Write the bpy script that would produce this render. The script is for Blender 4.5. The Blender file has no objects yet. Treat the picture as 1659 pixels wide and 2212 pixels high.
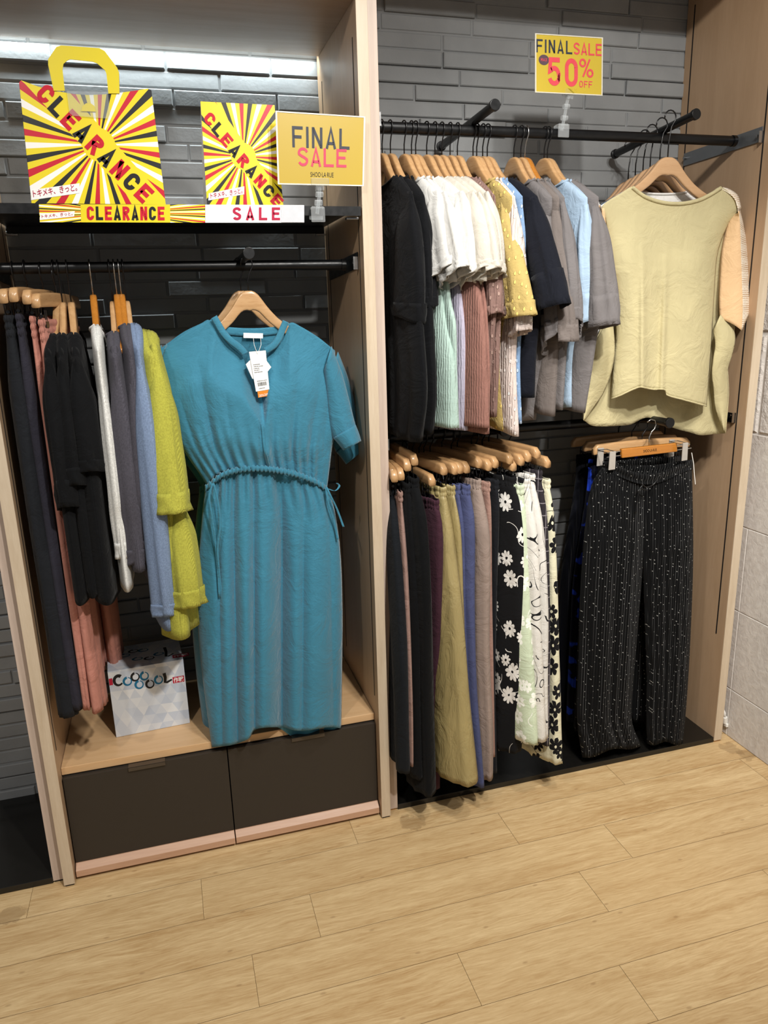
import bpy, bmesh, math, random
from math import pi, sin, cos, radians, atan2, sqrt, floor
from mathutils import Vector, Matrix
random.seed(7)
SC = bpy.context.scene
COL = SC.collection
W, H = 1659, 2212
# ------------------------------------------------------------------ camera, world, lights, exposure
FPX = 1610.4
CAM = Vector((-0.517, -1.9388, 1.5376))
RW = Matrix(((0.9594443966, 0.2641358294, 0.0984820462),
             (-0.2805618469, 0.9287031497, 0.2424778544),
             (-0.0274134974, -0.2602743235, 0.9651454692)))
cd = bpy.data.cameras.new('camera'); cam = bpy.data.objects.new('camera', cd); COL.objects.link(cam)
cd.sensor_fit = 'VERTICAL'; cd.sensor_height = 36.0; cd.lens = FPX / H * 36.0; cd.clip_start = 0.02
r_, f_, u_ = RW.col[0], RW.col[1], RW.col[2]
cam.matrix_world = Matrix(((r_.x, u_.x, -f_.x, CAM.x), (r_.y, u_.y, -f_.y, CAM.y), (r_.z, u_.z, -f_.z, CAM.z), (0, 0, 0, 1)))
SC.camera = cam
SC.view_settings.view_transform = 'Standard'; SC.view_settings.look = 'None'
SC.view_settings.gamma = 1; SC.view_settings.use_curve_mapping = False
SC.view_settings.exposure = 0.08
wd = bpy.data.worlds.new('world'); SC.world = wd; wd.use_nodes = True
wd.node_tree.nodes['Background'].inputs[0].default_value = (1.0, 0.985, 0.96, 1)
wd.node_tree.nodes['Background'].inputs[1].default_value = 0.21
def spot(name, loc, to, power, ang=80, size=.05, color=(1, .965, .91), blend=.7):
    l = bpy.data.lights.new(name, 'SPOT'); l.energy = power; l.spot_size = radians(ang); l.spot_blend = blend
    l.shadow_soft_size = size; l.color = color
    o = bpy.data.objects.new(name, l); COL.objects.link(o); o.location = loc
    o.rotation_euler = (Vector(to) - Vector(loc)).to_track_quat('-Z', 'Y').to_euler(); return o
def area(name, loc, to, power, sx, sy, color=(1, 1, 1)):
    l = bpy.data.lights.new(name, 'AREA'); l.energy = power; l.shape = 'RECTANGLE'; l.size = sx; l.size_y = sy; l.color = color
    o = bpy.data.objects.new(name, l); COL.objects.link(o); o.location = loc
    o.rotation_euler = (Vector(to) - Vector(loc)).to_track_quat('-Z', 'Y').to_euler(); return o
spot('overhead_spot', (-1.25, -1.60, 2.85), (-0.55, 0.2, 1.1), 58)
spot('overhead_spot', (0.22, -1.25, 2.95), (-0.25, 0.1, 0.9), 60)
spot('overhead_spot', (0.40, -1.75, 2.95), (0.6, 0.3, 1.5), 62)
spot('overhead_spot', (0.05, -1.55, 2.92), (1.15, 0.25, 1.45), 74, 60)
spot('overhead_spot', (0.2, -2.2, 2.95), (0.15, -0.65, 0.0), 215, 95)
spot('overhead_spot', (0.55, -1.7, 2.9), (1.33, -0.25, 0.6), 75, 50)  # extra spot, added to brighten the stone wall and the floor beside it
# LED batten tucked behind the top panel
area('led_strip_glow', (-0.45, 0.446, 2.266), (-0.45, 0.452, 1.5), 2.6, 0.88, 0.016, (0.86, 0.97, 1.0)).data.spread = radians(110)
# ------------------------------------------------------------------ helpers
def ray(px, py):
    return RW @ Vector(((px - W / 2) / FPX, 1.0, -(py - H / 2) / FPX))
def at(px, py, ax, v):
    d = ray(px, py); i = 'xyz'.index(ax); return CAM + d * ((v - CAM[i]) / d[i])
def hx(s, a=1):
    s = s.lstrip('#'); c = [int(s[i:i + 2], 16) / 255 for i in (0, 2, 4)]
    return tuple([(x / 12.92 if x <= .04045 else ((x + .055) / 1.055) ** 2.4) for x in c] + [a])
def smooth(a, b, x):
    t = min(1, max(0, (x - a) / (b - a))); return t * t * (3 - 2 * t)
def interp(pts, s):
    """Catmull-Rom through tuples, s in 0..1"""
    n = len(pts) - 1
    if n == 0: return pts[0]
    x = min(max(s, 0), 1) * n; i = min(int(x), n - 1); t = x - i
    p1, p2 = pts[i], pts[i + 1]; p0 = pts[i - 1] if i > 0 else tuple(2 * a - b for a, b in zip(p1, p2))
    p3 = pts[i + 2] if i + 2 <= n else tuple(2 * b - a for a, b in zip(p1, p2))
    return tuple(.5 * (2 * b + (c - a) * t + (2 * a - 5 * b + 4 * c - d) * t * t + (3 * b - a - 3 * c + d) * t ** 3) for a, b, c, d in zip(p0, p1, p2, p3))
def lut(pts, x):
    """piecewise smooth-linear table [(x,y..)]"""
    if x <= pts[0][0]: return pts[0][1:]
    for a, b in zip(pts, pts[1:]):
        if x <= b[0]:
            t = (x - a[0]) / (b[0] - a[0] + 1e-12); return tuple(p + (q - p) * t for p, q in zip(a[1:], b[1:]))
    return pts[-1][1:]
def cubic(pts, x):
    """smooth (monotone-ish) cubic table"""
    n = len(pts)
    if x <= pts[0][0]: return pts[0][1]
    if x >= pts[-1][0]: return pts[-1][1]
    for i in range(n - 1):
        if x <= pts[i + 1][0]: break
    def m(j):
        if j == 0: return (pts[1][1] - pts[0][1]) / (pts[1][0] - pts[0][0])
        if j == n - 1: return (pts[-1][1] - pts[-2][1]) / (pts[-1][0] - pts[-2][0])
        return (pts[j + 1][1] - pts[j - 1][1]) / (pts[j + 1][0] - pts[j - 1][0])
    h = pts[i + 1][0] - pts[i][0]; t = (x - pts[i][0]) / h
    return ((2 * t ** 3 - 3 * t * t + 1) * pts[i][1] + (t ** 3 - 2 * t * t + t) * h * m(i) + (-2 * t ** 3 + 3 * t * t) * pts[i + 1][1] + (t ** 3 - t * t) * h * m(i + 1))

XF = {}
def empty(name, loc, rz=0, label=None, cat=None, group=None, tilt=(0, 0)):
    o = bpy.data.objects.new(name, None); COL.objects.link(o); o.location = loc; o.rotation_euler = (tilt[0], tilt[1], rz)
    o.empty_display_size = .02
    tag(o, label, cat, group); return o
def tag(o, label=None, cat=None, group=None, kind=None):
    if label: o['label'] = label
    if cat: o['category'] = cat
    if group: o['group'] = group
    if kind: o['kind'] = kind
    return o
def mw(o):
    m = Matrix.LocRotScale(o.location, o.rotation_euler, o.scale)
    return mw(o.parent) @ m if o.parent else m
class MB:
    def __init__(s): s.v = []; s.f = []; s.m = []
    def poly(s, pts, mi=0):
        b = len(s.v); s.v += [Vector(p) for p in pts]; s.f.append(tuple(range(b, b + len(pts)))); s.m.append(mi)
    def box(s, a, b, mi=0):
        x0, y0, z0 = a; x1, y1, z1 = b; k = len(s.v)
        s.v += [Vector(p) for p in ((x0, y0, z0), (x1, y0, z0), (x1, y1, z0), (x0, y1, z0), (x0, y0, z1), (x1, y0, z1), (x1, y1, z1), (x0, y1, z1))]
        for f in ((0, 3, 2, 1), (4, 5, 6, 7), (0, 1, 5, 4), (1, 2, 6, 5), (2, 3, 7, 6), (3, 0, 4, 7)):
            s.f.append(tuple(k + i for i in f)); s.m.append(mi)
        return s
    def grid(s, P, nu, nv, closed=False, mi=0, mf=None):
        """P(i,j) i in 0..nu (wraps if closed), j in 0..nv"""
        k = len(s.v); n = nu if closed else nu + 1
        for j in range(nv + 1):
            for i in range(n): s.v.append(Vector(P(i / nu, j / nv)))
        for j in range(nv):
            for i in range(nu):
                a = k + j * n + i; b = k + j * n + (i + 1) % n
                s.f.append((a, b, b + n, a + n)); s.m.append(mf((i + .5) / nu, (j + .5) / nv) if mf else mi)
        return s
    def tube(s, pts, r, n=8, mi=0, cap=True):
        pts = [Vector(p) for p in pts]; k = len(s.v); up = None
        for i, p in enumerate(pts):
            d = ((pts[min(i + 1, len(pts) - 1)] - pts[max(i - 1, 0)])).normalized()
            if up is None: up = Vector((0, 0, 1)) if abs(d.z) < .9 else Vector((1, 0, 0))
            up = (up - d * up.dot(d)).normalized(); sd = d.cross(up)
            rr = r(i / (len(pts) - 1)) if callable(r) else r
            for j in range(n):
                a = 2 * pi * j / n; s.v.append(p + up * rr * cos(a) + sd * rr * sin(a))
        for i in range(len(pts) - 1):
            for j in range(n):
                a = k + i * n + j; b = k + i * n + (j + 1) % n; s.f.append((a, b, b + n, a + n)); s.m.append(mi)
        if cap:
            s.f.append(tuple(range(k + n - 1, k - 1, -1))); s.m.append(mi)
            e = k + (len(pts) - 1) * n; s.f.append(tuple(range(e, e + n))); s.m.append(mi)
        return s
    def prism(s, pts, nrm, mi=0):
        """polygon pts extruded by vector nrm"""
        n = len(pts); k = len(s.v); nv = Vector(nrm)
        s.v += [Vector(p) for p in pts] + [Vector(p) + nv for p in pts]
        s.f.append(tuple(range(k, k + n))); s.m.append(mi); s.f.append(tuple(range(k + 2 * n - 1, k + n - 1, -1))); s.m.append(mi)
        for i in range(n):
            j = (i + 1) % n; s.f.append((k + j, k + i, k + n + i, k + n + j)); s.m.append(mi)
        return s
    def build(s, name, mats, parent=None, smooth=False, bevel=0, solid=0, local=False, segs=2, fix=True):
        me = bpy.data.meshes.new(name)
        vs = s.v
        if parent is not None and not local:
            inv = mw(parent).inverted(); vs = [inv @ v for v in s.v]
        me.from_pydata([tuple(v) for v in vs], [], s.f)
        for m in (mats if isinstance(mats, (list, tuple)) else [mats]): me.materials.append(m)
        for p, i in zip(me.polygons, s.m): p.material_index = i
        if fix:
            bm = bmesh.new(); bm.from_mesh(me); bmesh.ops.recalc_face_normals(bm, faces=bm.faces[:]); bm.to_mesh(me); bm.free()
        if smooth:
            for p in me.polygons: p.use_smooth = True
        o = bpy.data.objects.new(name, me); COL.objects.link(o)
        if parent is not None: o.parent = parent
        if bevel:
            md = o.modifiers.new('bevel', 'BEVEL'); md.width = bevel; md.segments = segs; md.limit_method = 'ANGLE'; md.angle_limit = radians(40)
        if solid:
            md = o.modifiers.new('solid', 'SOLIDIFY'); md.thickness = solid; md.offset = 0
        return o
def struct(o, label=None, cat=None): return tag(o, label, cat, kind='structure')
def copy_thing(src, loc, rz, label, group=None):
    c = src.copy(); COL.objects.link(c); c.location = loc; c.rotation_euler = (0, 0, rz); c['label'] = label
    if group: c['group'] = group
    for ch in src.children:
        d = ch.copy(); COL.objects.link(d); d.parent = c
        for g in ch.children:
            e = g.copy(); COL.objects.link(e); e.parent = d
    return c
# ------------------------------------------------------------------ materials
class NT:
    def __init__(s, name):
        s.m = bpy.data.materials.new(name); s.m.use_nodes = True; s.t = s.m.node_tree
        s.b = s.t.nodes['Principled BSDF']
        s.co = s.t.nodes.new('ShaderNodeTexCoord').outputs['Object']
    def n(s, kind, **kw):
        nd = s.t.nodes.new('ShaderNode' + kind)
        for k, v in kw.items():
            if k in ('operation', 'data_type', 'blend_type', 'feature', 'noise_dimensions', 'voronoi_dimensions', 'wave_type', 'bands_direction', 'attribute_name', 'distance', 'use_clamp', 'wave_profile', 'interpolation_type'): setattr(nd, k, v)
        return nd
    def l(s, a, b): s.t.links.new(a, b)
    def val(s, sock, v):
        if isinstance(v, bpy.types.NodeSocket): s.l(v, sock)
        else: sock.default_value = v
    def math(s, op, a, b=0, c=None, clamp=False):
        nd = s.n('Math', operation=op); nd.use_clamp = clamp
        s.val(nd.inputs[0], a); s.val(nd.inputs[1], b)
        if c is not None: s.val(nd.inputs[2], c)
        return nd.outputs[0]
    def vmath(s, op, a, b=(0, 0, 0)):
        nd = s.n('VectorMath', operation=op); s.val(nd.inputs[0], a); s.val(nd.inputs[1], b)
        return nd.outputs['Value'] if op in ('LENGTH', 'DOT_PRODUCT', 'DISTANCE') else nd.outputs[0]
    def mix(s, f, a, b, bt='MIX'):
        nd = s.n('Mix', data_type='RGBA', blend_type=bt); s.val(nd.inputs[0], f); s.val(nd.inputs[6], a); s.val(nd.inputs[7], b); return nd.outputs[2]
    def noise(s, vec, scale, detail=3, rough=.5, dist=0):
        nd = s.n('TexNoise'); s.val(nd.inputs['Vector'], vec); nd.inputs['Scale'].default_value = scale; nd.inputs['Detail'].default_value = detail
        nd.inputs['Roughness'].default_value = rough; nd.inputs['Distortion'].default_value = dist; return nd.outputs['Fac']
    def wave(s, vec, scale, dist=0, detail=2, dscale=1, direction='X', prof='SIN'):
        nd = s.n('TexWave', wave_type='BANDS', bands_direction=direction, wave_profile=prof); s.val(nd.inputs['Vector'], vec)
        nd.inputs['Scale'].default_value = scale; nd.inputs['Distortion'].default_value = dist; nd.inputs['Detail'].default_value = detail; nd.inputs['Detail Scale'].default_value = dscale
        return nd.outputs['Fac']
    def vor(s, vec, scale, rnd=1, feature='F1', dim='2D'):
        nd = s.n('TexVoronoi', feature=feature); nd.voronoi_dimensions = dim; s.val(nd.inputs['Vector'], vec); nd.inputs['Scale'].default_value = scale; nd.inputs['Randomness'].default_value = rnd; return nd
    def mapr(s, v, a, b, c=0, d=1):
        nd = s.n('MapRange'); s.val(nd.inputs[0], v); nd.inputs[1].default_value = a; nd.inputs[2].default_value = b; nd.inputs[3].default_value = c; nd.inputs[4].default_value = d; return nd.outputs[0]
    def scale(s, vec, v):
        nd = s.n('VectorMath', operation='MULTIPLY'); s.val(nd.inputs[0], vec); nd.inputs[1].default_value = v; return nd.outputs[0]
    def sep(s, vec):
        nd = s.n('SeparateXYZ'); s.val(nd.inputs[0], vec); return nd.outputs
    def comb(s, x, y, z):
        nd = s.n('CombineXYZ'); s.val(nd.inputs[0], x); s.val(nd.inputs[1], y); s.val(nd.inputs[2], z); return nd.outputs[0]
    def bump(s, h, strength=.3, dist=.002, nrm=None):
        nd = s.n('Bump'); s.val(nd.inputs['Height'], h); nd.inputs['Strength'].default_value = strength; nd.inputs['Distance'].default_value = dist
        if nrm is not None: s.l(nrm, nd.inputs['Normal'])
        return nd.outputs[0]
    def fin(s, color=None, rough=None, normal=None, metal=None, spec=None, sheen=None, trans=None, coat=None, emit=None):
        b = s.b.inputs
        if color is not None: s.val(b['Base Color'], color)
        if rough is not None: s.val(b['Roughness'], rough)
        if normal is not None: s.l(normal, b['Normal'])
        if metal is not None: b['Metallic'].default_value = metal
        if spec is not None: b['Specular IOR Level'].default_value = spec
        if sheen is not None: b['Sheen Weight'].default_value = sheen; b['Sheen Roughness'].default_value = .5
        if trans is not None: b['Transmission Weight'].default_value = trans
        if coat is not None: b['Coat Weight'].default_value = coat; b['Coat Roughness'].default_value = .08
        if emit is not None: b['Emission Color'].default_value = emit[0]; b['Emission Strength'].default_value = emit[1]
        return s.m
def plain(name, c, rough=.5, metal=0, spec=.5, coat=None, grain=0):
    t = NT(name); col = hx(c)
    nz = t.noise(t.co, 60, 3)
    cc = t.mix(t.mapr(nz, .3, .7, 0, 1), tuple(x * .96 for x in col[:3]) + (1,), tuple(min(1, x * 1.03) for x in col[:3]) + (1,))
    return t.fin(cc, t.mapr(nz, .3, .7, max(.02, rough - .05), min(1, rough + .05)), t.bump(t.noise(t.co, 900, 2), grain, .0004) if grain else None, metal, spec, coat=coat)
def paper(name, c, rough=.35, spec=.4):
    t = NT(name); nz = t.noise(t.co, 700, 2); return t.fin(hx(c), rough, t.bump(nz, .05, .0003), spec=spec)
def wood(name, c1, c2, axis='Z', rough=.45, scale=1.0, streak=1.0, coat=0):
    """long fine grain along the axis"""
    t = NT(name)
    st = {'X': (1.2, 14, 14), 'Y': (14, 1.2, 14), 'Z': (14, 14, 1.2)}[axis]
    v = t.scale(t.co, tuple(a * scale for a in st))
    n1 = t.noise(v, 2.2, 5, .6, .8); v2 = t.scale(t.co, tuple(a * scale * 9 for a in st)); n2 = t.noise(v2, 3, 3, .6)
    big = t.noise(t.co, 3.0, 2)
    f = t.math('ADD', t.math('MULTIPLY', n1, .7), t.math('MULTIPLY', n2, .3))
    f = t.mapr(f, .5 - .18 / streak, .5 + .18 / streak)
    c = t.mix(f, hx(c2), hx(c1)); c = t.mix(t.mapr(big, .3, .7, 0, .18), c, tuple(x * .82 for x in hx(c1)[:3]) + (1,))
    return t.fin(c, t.mapr(n2, .3, .7, rough - .06, rough + .08), t.bump(n2, .12, .0006), coat=coat)
def fabric(name, c, kind='plain', pattern=None, rough=.85, sheen=.04, var=.06, front=False):
    t = NT(name); x, y, z = t.sep(t.co); base = hx(c)
    xs = x if front else t.math('ADD', x, y); flat = t.comb(xs, z, 0.0)
    big = t.noise(t.co, 9, 3); fine = t.noise(t.co, 420, 2)
    lo = tuple(v * (1 - var) for v in base[:3]) + (1,); hi = tuple(min(1, v * (1 + var)) for v in base[:3]) + (1,)
    colr = t.mix(t.mapr(big, .3, .7), lo, hi)
    nrm = None
    if kind == 'plain': nrm = t.bump(fine, .25, .0008, t.bump(t.noise(t.co, 13, 4, .62, .9), .55, .013))
    elif kind == 'crepe':
        v = t.comb(t.math('MULTIPLY', xs, 34.0), 0.0, t.math('MULTIPLY', z, 110.0))
        nn = t.noise(v, 1.6, 4, .65, 1.2); nrm = t.bump(nn, .4, .0022, t.bump(t.noise(t.co, 9, 5, .62, 1.0), .5, .018))
        colr = t.mix(t.mapr(nn, .35, .65, 0, .5), colr, tuple(v * .84 for v in base[:3]) + (1,))
    elif kind == 'knit':
        w = t.wave(flat, 160, 1.5, 1, 2, 'X'); nn = t.noise(t.co, 260, 2)
        nrm = t.bump(t.math('ADD', w, nn), .5, .0012, t.bump(t.noise(t.co, 16, 3), .2, .008))
        colr = t.mix(t.mapr(nn, .3, .7), tuple(v * .82 for v in base[:3]) + (1,), tuple(min(1, v * 1.12) for v in base[:3]) + (1,))
    elif kind == 'crinkle':
        w = t.wave(flat, 30, 3.0, 3, 1.5, 'X'); nrm = t.bump(w, .45, .0028, t.bump(t.noise(t.co, 14, 4, .6, .8), .4, .010)); colr = t.mix(t.mapr(w, 0, 1, 0, .55), colr, tuple(v * .72 for v in base[:3]) + (1,)) if False else colr
    elif kind == 'satin':
        nrm = t.bump(t.noise(t.scale(t.co, (1, 1, .55)), 16, 4, .6, 1.2), .5, .016); rough = .38; sheen = .0
    elif kind == 'pleat':
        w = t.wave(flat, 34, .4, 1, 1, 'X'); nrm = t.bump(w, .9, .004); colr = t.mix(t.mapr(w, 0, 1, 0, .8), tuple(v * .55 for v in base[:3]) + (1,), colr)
    r = rough
    if pattern:
        k = pattern[0]
        if k == 'dots':
            _, sc, rad, dc = pattern
            vo = t.vor(flat, sc, .85); m = t.math('LESS_THAN', vo.outputs['Distance'], rad); colr = t.mix(m, colr, hx(dc))
        elif k == 'dash':
            _, sc, dc = pattern
            q = t.comb(xs, t.math('MULTIPLY', z, .8), 0.0); vo = t.vor(q, sc, .6)
            m = t.mapr(vo.outputs['Distance'], .13, .17, 1, 0); colr = t.mix(m, colr, hx(dc)); nrm = t.bump(m, .8, .003, nrm)
        elif k == 'flower':
            _, sc, fc, petals, rad = pattern
            wob = t.noise(flat, 45, 2); fl2 = t.comb(t.math('ADD', xs, t.math('MULTIPLY', t.math('SUBTRACT', wob, .5), .012)), z, 0.0)
            vo = t.vor(fl2, sc, .75); d = t.vmath('SUBTRACT', t.scale(fl2, (sc, sc, sc)), t.scale(vo.outputs['Position'], (sc, sc, sc)))
            dx, dy, dz = t.sep(d); cr, cg, cb = t.sep(vo.outputs['Color'])
            ang = t.math('ADD', t.math('ARCTAN2', dy, dx), t.math('MULTIPLY', cr, 6.28))
            pet = t.math('ABSOLUTE', t.math('COSINE', t.math('MULTIPLY', ang, petals / 2)))
            R = t.math('MULTIPLY', t.math('ADD', .42, t.math('MULTIPLY', t.math('SQRT', pet), .58)), t.math('MULTIPLY', t.math('ADD', .55, t.math('MULTIPLY', cg, .45)), rad))
            m = t.math('LESS_THAN', vo.outputs['Distance'], R); core = t.math('LESS_THAN', vo.outputs['Distance'], .05 * rad / .36)
            m = t.math('MULTIPLY', m, t.math('GREATER_THAN', cb, .18)); m = t.math('SUBTRACT', m, t.math('MULTIPLY', core, m))
            # stems: thin contour lines kept near the flowers
            st = t.math('LESS_THAN', t.math('ABSOLUTE', t.math('SUBTRACT', t.noise(flat, 7, 1), .5)), .004)
            st = t.math('MULTIPLY', st, t.math('LESS_THAN', vo.outputs['Distance'], .48))
            colr = t.mix(t.math('MAXIMUM', m, st), colr, hx(fc))
        elif k == 'lines':
            _, sc, lc, wd_ = pattern
            nn = t.noise(flat, sc, 1, .5, 1.2); q = t.math('FRACT', t.math('MULTIPLY', nn, 7.0))
            m = t.math('LESS_THAN', t.math('ABSOLUTE', t.math('SUBTRACT', q, .5)), wd_)
            g = t.math('GREATER_THAN', t.noise(flat, sc * 1.7, 1), .43); m = t.math('MULTIPLY', m, g)
            colr = t.mix(m, colr, hx(lc))
        elif k == 'blotch':
            _, sc, lc = pattern
            colr = t.mix(t.mapr(t.noise(flat, sc, 2), .56, .6), colr, hx(lc))
        elif k == 'check':
            _, sc, lc = pattern
            a = t.math('LESS_THAN', t.math('FRACT', t.math('MULTIPLY', xs, sc)), .08); b2 = t.math('LESS_THAN', t.math('FRACT', t.math('MULTIPLY', z, sc)), .08)
            colr = t.mix(t.math('MAXIMUM', a, b2), colr, hx(lc))
        elif k == 'lace':
            q = flat; vo = t.vor(q, 150, .3); w2 = t.wave(q, 55, .5, 1, 1, 'Y')
            hole = t.math('MULTIPLY', t.math('LESS_THAN', vo.outputs['Distance'], .38), t.math('GREATER_THAN', w2, .42))
            colr = t.mix(hole, hx('#f5ecdc'), hx(pattern[1])); nrm = t.bump(t.math('SUBTRACT', 1.0, hole), .9, .003)
    return t.fin(colr, r, nrm, sheen=sheen, spec=.12 if kind != 'satin' else .5)
M = {}
M['oak_v'] = wood('pale_oak_upright', '#d0c0a9', '#bba88e', 'Z')
M['panel_v'] = wood('tan_wood_panel', '#bd9f80', '#aa8c6d', 'Z', .42, .6, .8)
M['panel_x'] = wood('tan_wood_board', '#a88f76', '#93795f', 'X', .42, .7, .9)
M['bench'] = wood('bench_wood', '#d9b58a', '#c79f72', 'X', .35, .7, .9)
M['pinkwood'] = wood('pink_wood_rail', '#c8a286', '#b58c70', 'X', .4, .9)
M['hang'] = wood('hanger_wood', '#c8a276', '#ab8154', 'X', .32, 1.6, .9, .25)
M['hang2'] = wood('hanger_pale_wood', '#c9a37c', '#b88f66', 'X', .32, 1.6, .9, .25)
M['orange'] = wood('orange_varnished_wood', '#b9782f', '#a56826', 'X', .25, 1.6, .9, .4)
M['black'] = plain('black_metal', '#0b0c0e', .35, 0, .4)
M['blackgloss'] = plain('black_laminate', '#171614', .22, 0, .5)
M['drawer'] = plain('dark_brown_laminate', '#2f2a25', .42, 0, .4)
M['wire'] = plain('black_wire', '#0e0e10', .3, .0, .5)
M['steel'] = plain('steel', '#b8b8b8', .25, 1)
M['greysteel'] = plain('grey_steel', '#84888c', .4, .7)
M['slot'] = plain('slot_dark', '#0a0808', .7)
M['clipgrey'] = plain('grey_plastic', '#a39d95', .45)
M['white'] = plain('white_plastic', '#ecebe6', .4)
M['card'] = plain('white_card', '#f1f1ee', .5)
def acrylic(name, ior=1.45):
    t = NT(name); tr = t.n('BsdfTransparent'); tr.inputs[0].default_value = (.95, .965, .97, 1); t.fin((.9, .93, .95, 1), .08, None, 0, .6)
    lw = t.n('LayerWeight'); lw.inputs[0].default_value = .35; f = t.math('ADD', .10, t.math('MULTIPLY', lw.outputs['Facing'], .55))
    mx = t.n('MixShader'); t.l(f, mx.inputs[0]); t.l(tr.outputs[0], mx.inputs[1]); t.l(t.b.outputs[0], mx.inputs[2]); t.l(mx.outputs[0], t.t.nodes['Material Output'].inputs[0]); return t.m
M['acrylic'] = acrylic('clear_plastic')
# ------------------------------------------------------------------ setting: floor, walls
T1, X0, X1, D = .0287, .0601, 1.2553, .466
def floor_mat():
    t = NT('oak_plank_floor')
    at_ = t.n('Attribute'); at_.attribute_name = 'rnd'; rn = at_.outputs['Fac']
    off = t.comb(t.math('MULTIPLY', rn, 37.0), t.math('MULTIPLY', rn, 91.0), 0.0)
    p = t.vmath('ADD', t.co, off)
    w_ = t.noise(t.scale(p, (2.0, 6.0, 1)), 1.5, 3); pw = t.vmath('ADD', p, t.comb(0.0, t.math('MULTIPLY', w_, .05), 0.0))
    n1 = t.noise(t.scale(pw, (1.0, 10, 1)), 1.8, 4, .6, .5)
    n2 = t.noise(t.scale(pw, (14, 190, 1)), 1.3, 4, .7, .3)
    n3 = t.noise(t.scale(pw, (3, 42, 1)), 1.6, 4, .6, .8)
    f = t.math('ADD', t.math('MULTIPLY', n1, .28), t.math('ADD', t.math('MULTIPLY', n2, .42), t.math('MULTIPLY', n3, .30)))
    c = t.mix(t.mapr(f, .38, .62), hx('#b08c5c'), hx('#dcc193'))
    c = t.mix(t.mapr(rn, 0, 1, 0, .35), c, hx('#c6a87b'))
    knot = t.vor(t.scale(p, (1, 2.2, 1)), 3.2, 1).outputs['Distance']
    c = t.mix(t.mapr(knot, .012, .03, .35, 0), c, hx('#7d5a33'))
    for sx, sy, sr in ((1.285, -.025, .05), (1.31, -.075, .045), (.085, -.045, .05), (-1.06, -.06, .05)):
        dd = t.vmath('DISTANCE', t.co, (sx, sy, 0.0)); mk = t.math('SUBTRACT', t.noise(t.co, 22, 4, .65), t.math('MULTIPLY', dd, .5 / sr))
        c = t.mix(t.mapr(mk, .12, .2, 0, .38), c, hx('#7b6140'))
    return t.fin(c, t.mapr(n2, .3, .7, .36, .5), t.bump(n2, .25, .0007), spec=.4)
mb = MB(); rnds = []
joint = {0: -.559, 1: -.276, 2: -.451, 3: .036, -1: -.10, -2: .25, -3: -.3, 4: -.52, 5: .30, 6: -.1}
PW, PL, G = .152, .914, .0005
for i in range(-4, 20):
    y1 = -.086 - PW * i; y0 = y1 - PW; j = joint.get(i, random.uniform(-.45, .45))
    k = -4
    while j + k * PL < 2.0:
        a = j + k * PL; b = a + PL; k += 1
        if b < -2.6: continue
        mb.poly([(a + G, y0 + G, 0), (b - G, y0 + G, 0), (b - G, y1 - G, 0), (a + G, y1 - G, 0)]); rnds.append(random.random())
    mb.poly([(-3.2, y0, -.0015), (3, y0, -.0015), (3, y1, -.0015), (-3.2, y1, -.0015)], 1); rnds.append(0)
fl = mb.build('floor', [floor_mat(), plain('floor_gap', '#7d5f38', .8)], fix=False)
a_ = fl.data.attributes.new('rnd', 'FLOAT', 'FACE'); a_.data.foreach_set('value', rnds)
struct(fl, 'pale oak plank shop floor in front of the clothes fixtures', 'floor')

def brick_mat():
    t = NT('grey_painted_brick')
    n1 = t.noise(t.co, 9, 3); n2 = t.noise(t.co, 130, 4, .6)
    c = t.mix(t.mapr(n1, .3, .7), hx('#8c8e8f'), hx('#969899'))
    return t.fin(c, .85, t.bump(n2, .3, .0012, t.bump(t.noise(t.co, 28, 3), .3, .004)), spec=.12)
mb = MB(); rb = random.Random(3)
PZ, BL = .0468, .293
for r in range(59):
    z0 = .004 + r * PZ + .0025; z1 = z0 + PZ - .005
    xo = .301 - BL * 8 + rb.choice((0, .098, .147, .195)) + rb.uniform(-.015, .015)
    k = 0
    while True:
        xa = xo + k * BL + .003; xb = xo + (k + 1) * BL - .003; k += 1
        if xa > 1.31: break
        if xb < -1.7: continue
        xb = min(xb, 1.305)
        p = rb.choice((.002, .003, .0045, .006, .009, .012)); tt = rb.uniform(-.0015, .0025); c = .0028
        yb = D + .004; yf = D + .003 - p
        k0 = len(mb.v)
        mb.v += [Vector(q) for q in ((xa, yb, z0), (xb, yb, z0), (xb, yb, z1), (xa, yb, z1),
                 (xa, yf + c, z0), (xb, yf + c, z0), (xb, yf + c - tt, z1), (xa, yf + c - tt, z1),
                 (xa + c, yf, z0 + c), (xb - c, yf, z0 + c), (xb - c, yf - tt, z1 - c), (xa + c, yf - tt, z1 - c))]
        for f in ((8, 9, 10, 11), (4, 5, 9, 8), (5, 6, 10, 9), (6, 7, 11, 10), (7, 4, 8, 11), (0, 1, 5, 4), (1, 2, 6, 5), (2, 3, 7, 6), (3, 0, 4, 7)):
            mb.f.append(tuple(k0 + i for i in f)); mb.m.append(0)
mb.box((-1.9, D + .0035, -.01), (1.34, D + .06, 2.8))
struct(mb.build('wall_back', brick_mat(), fix=False), 'grey painted long thin brick wall behind the fixtures', 'wall')

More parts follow.
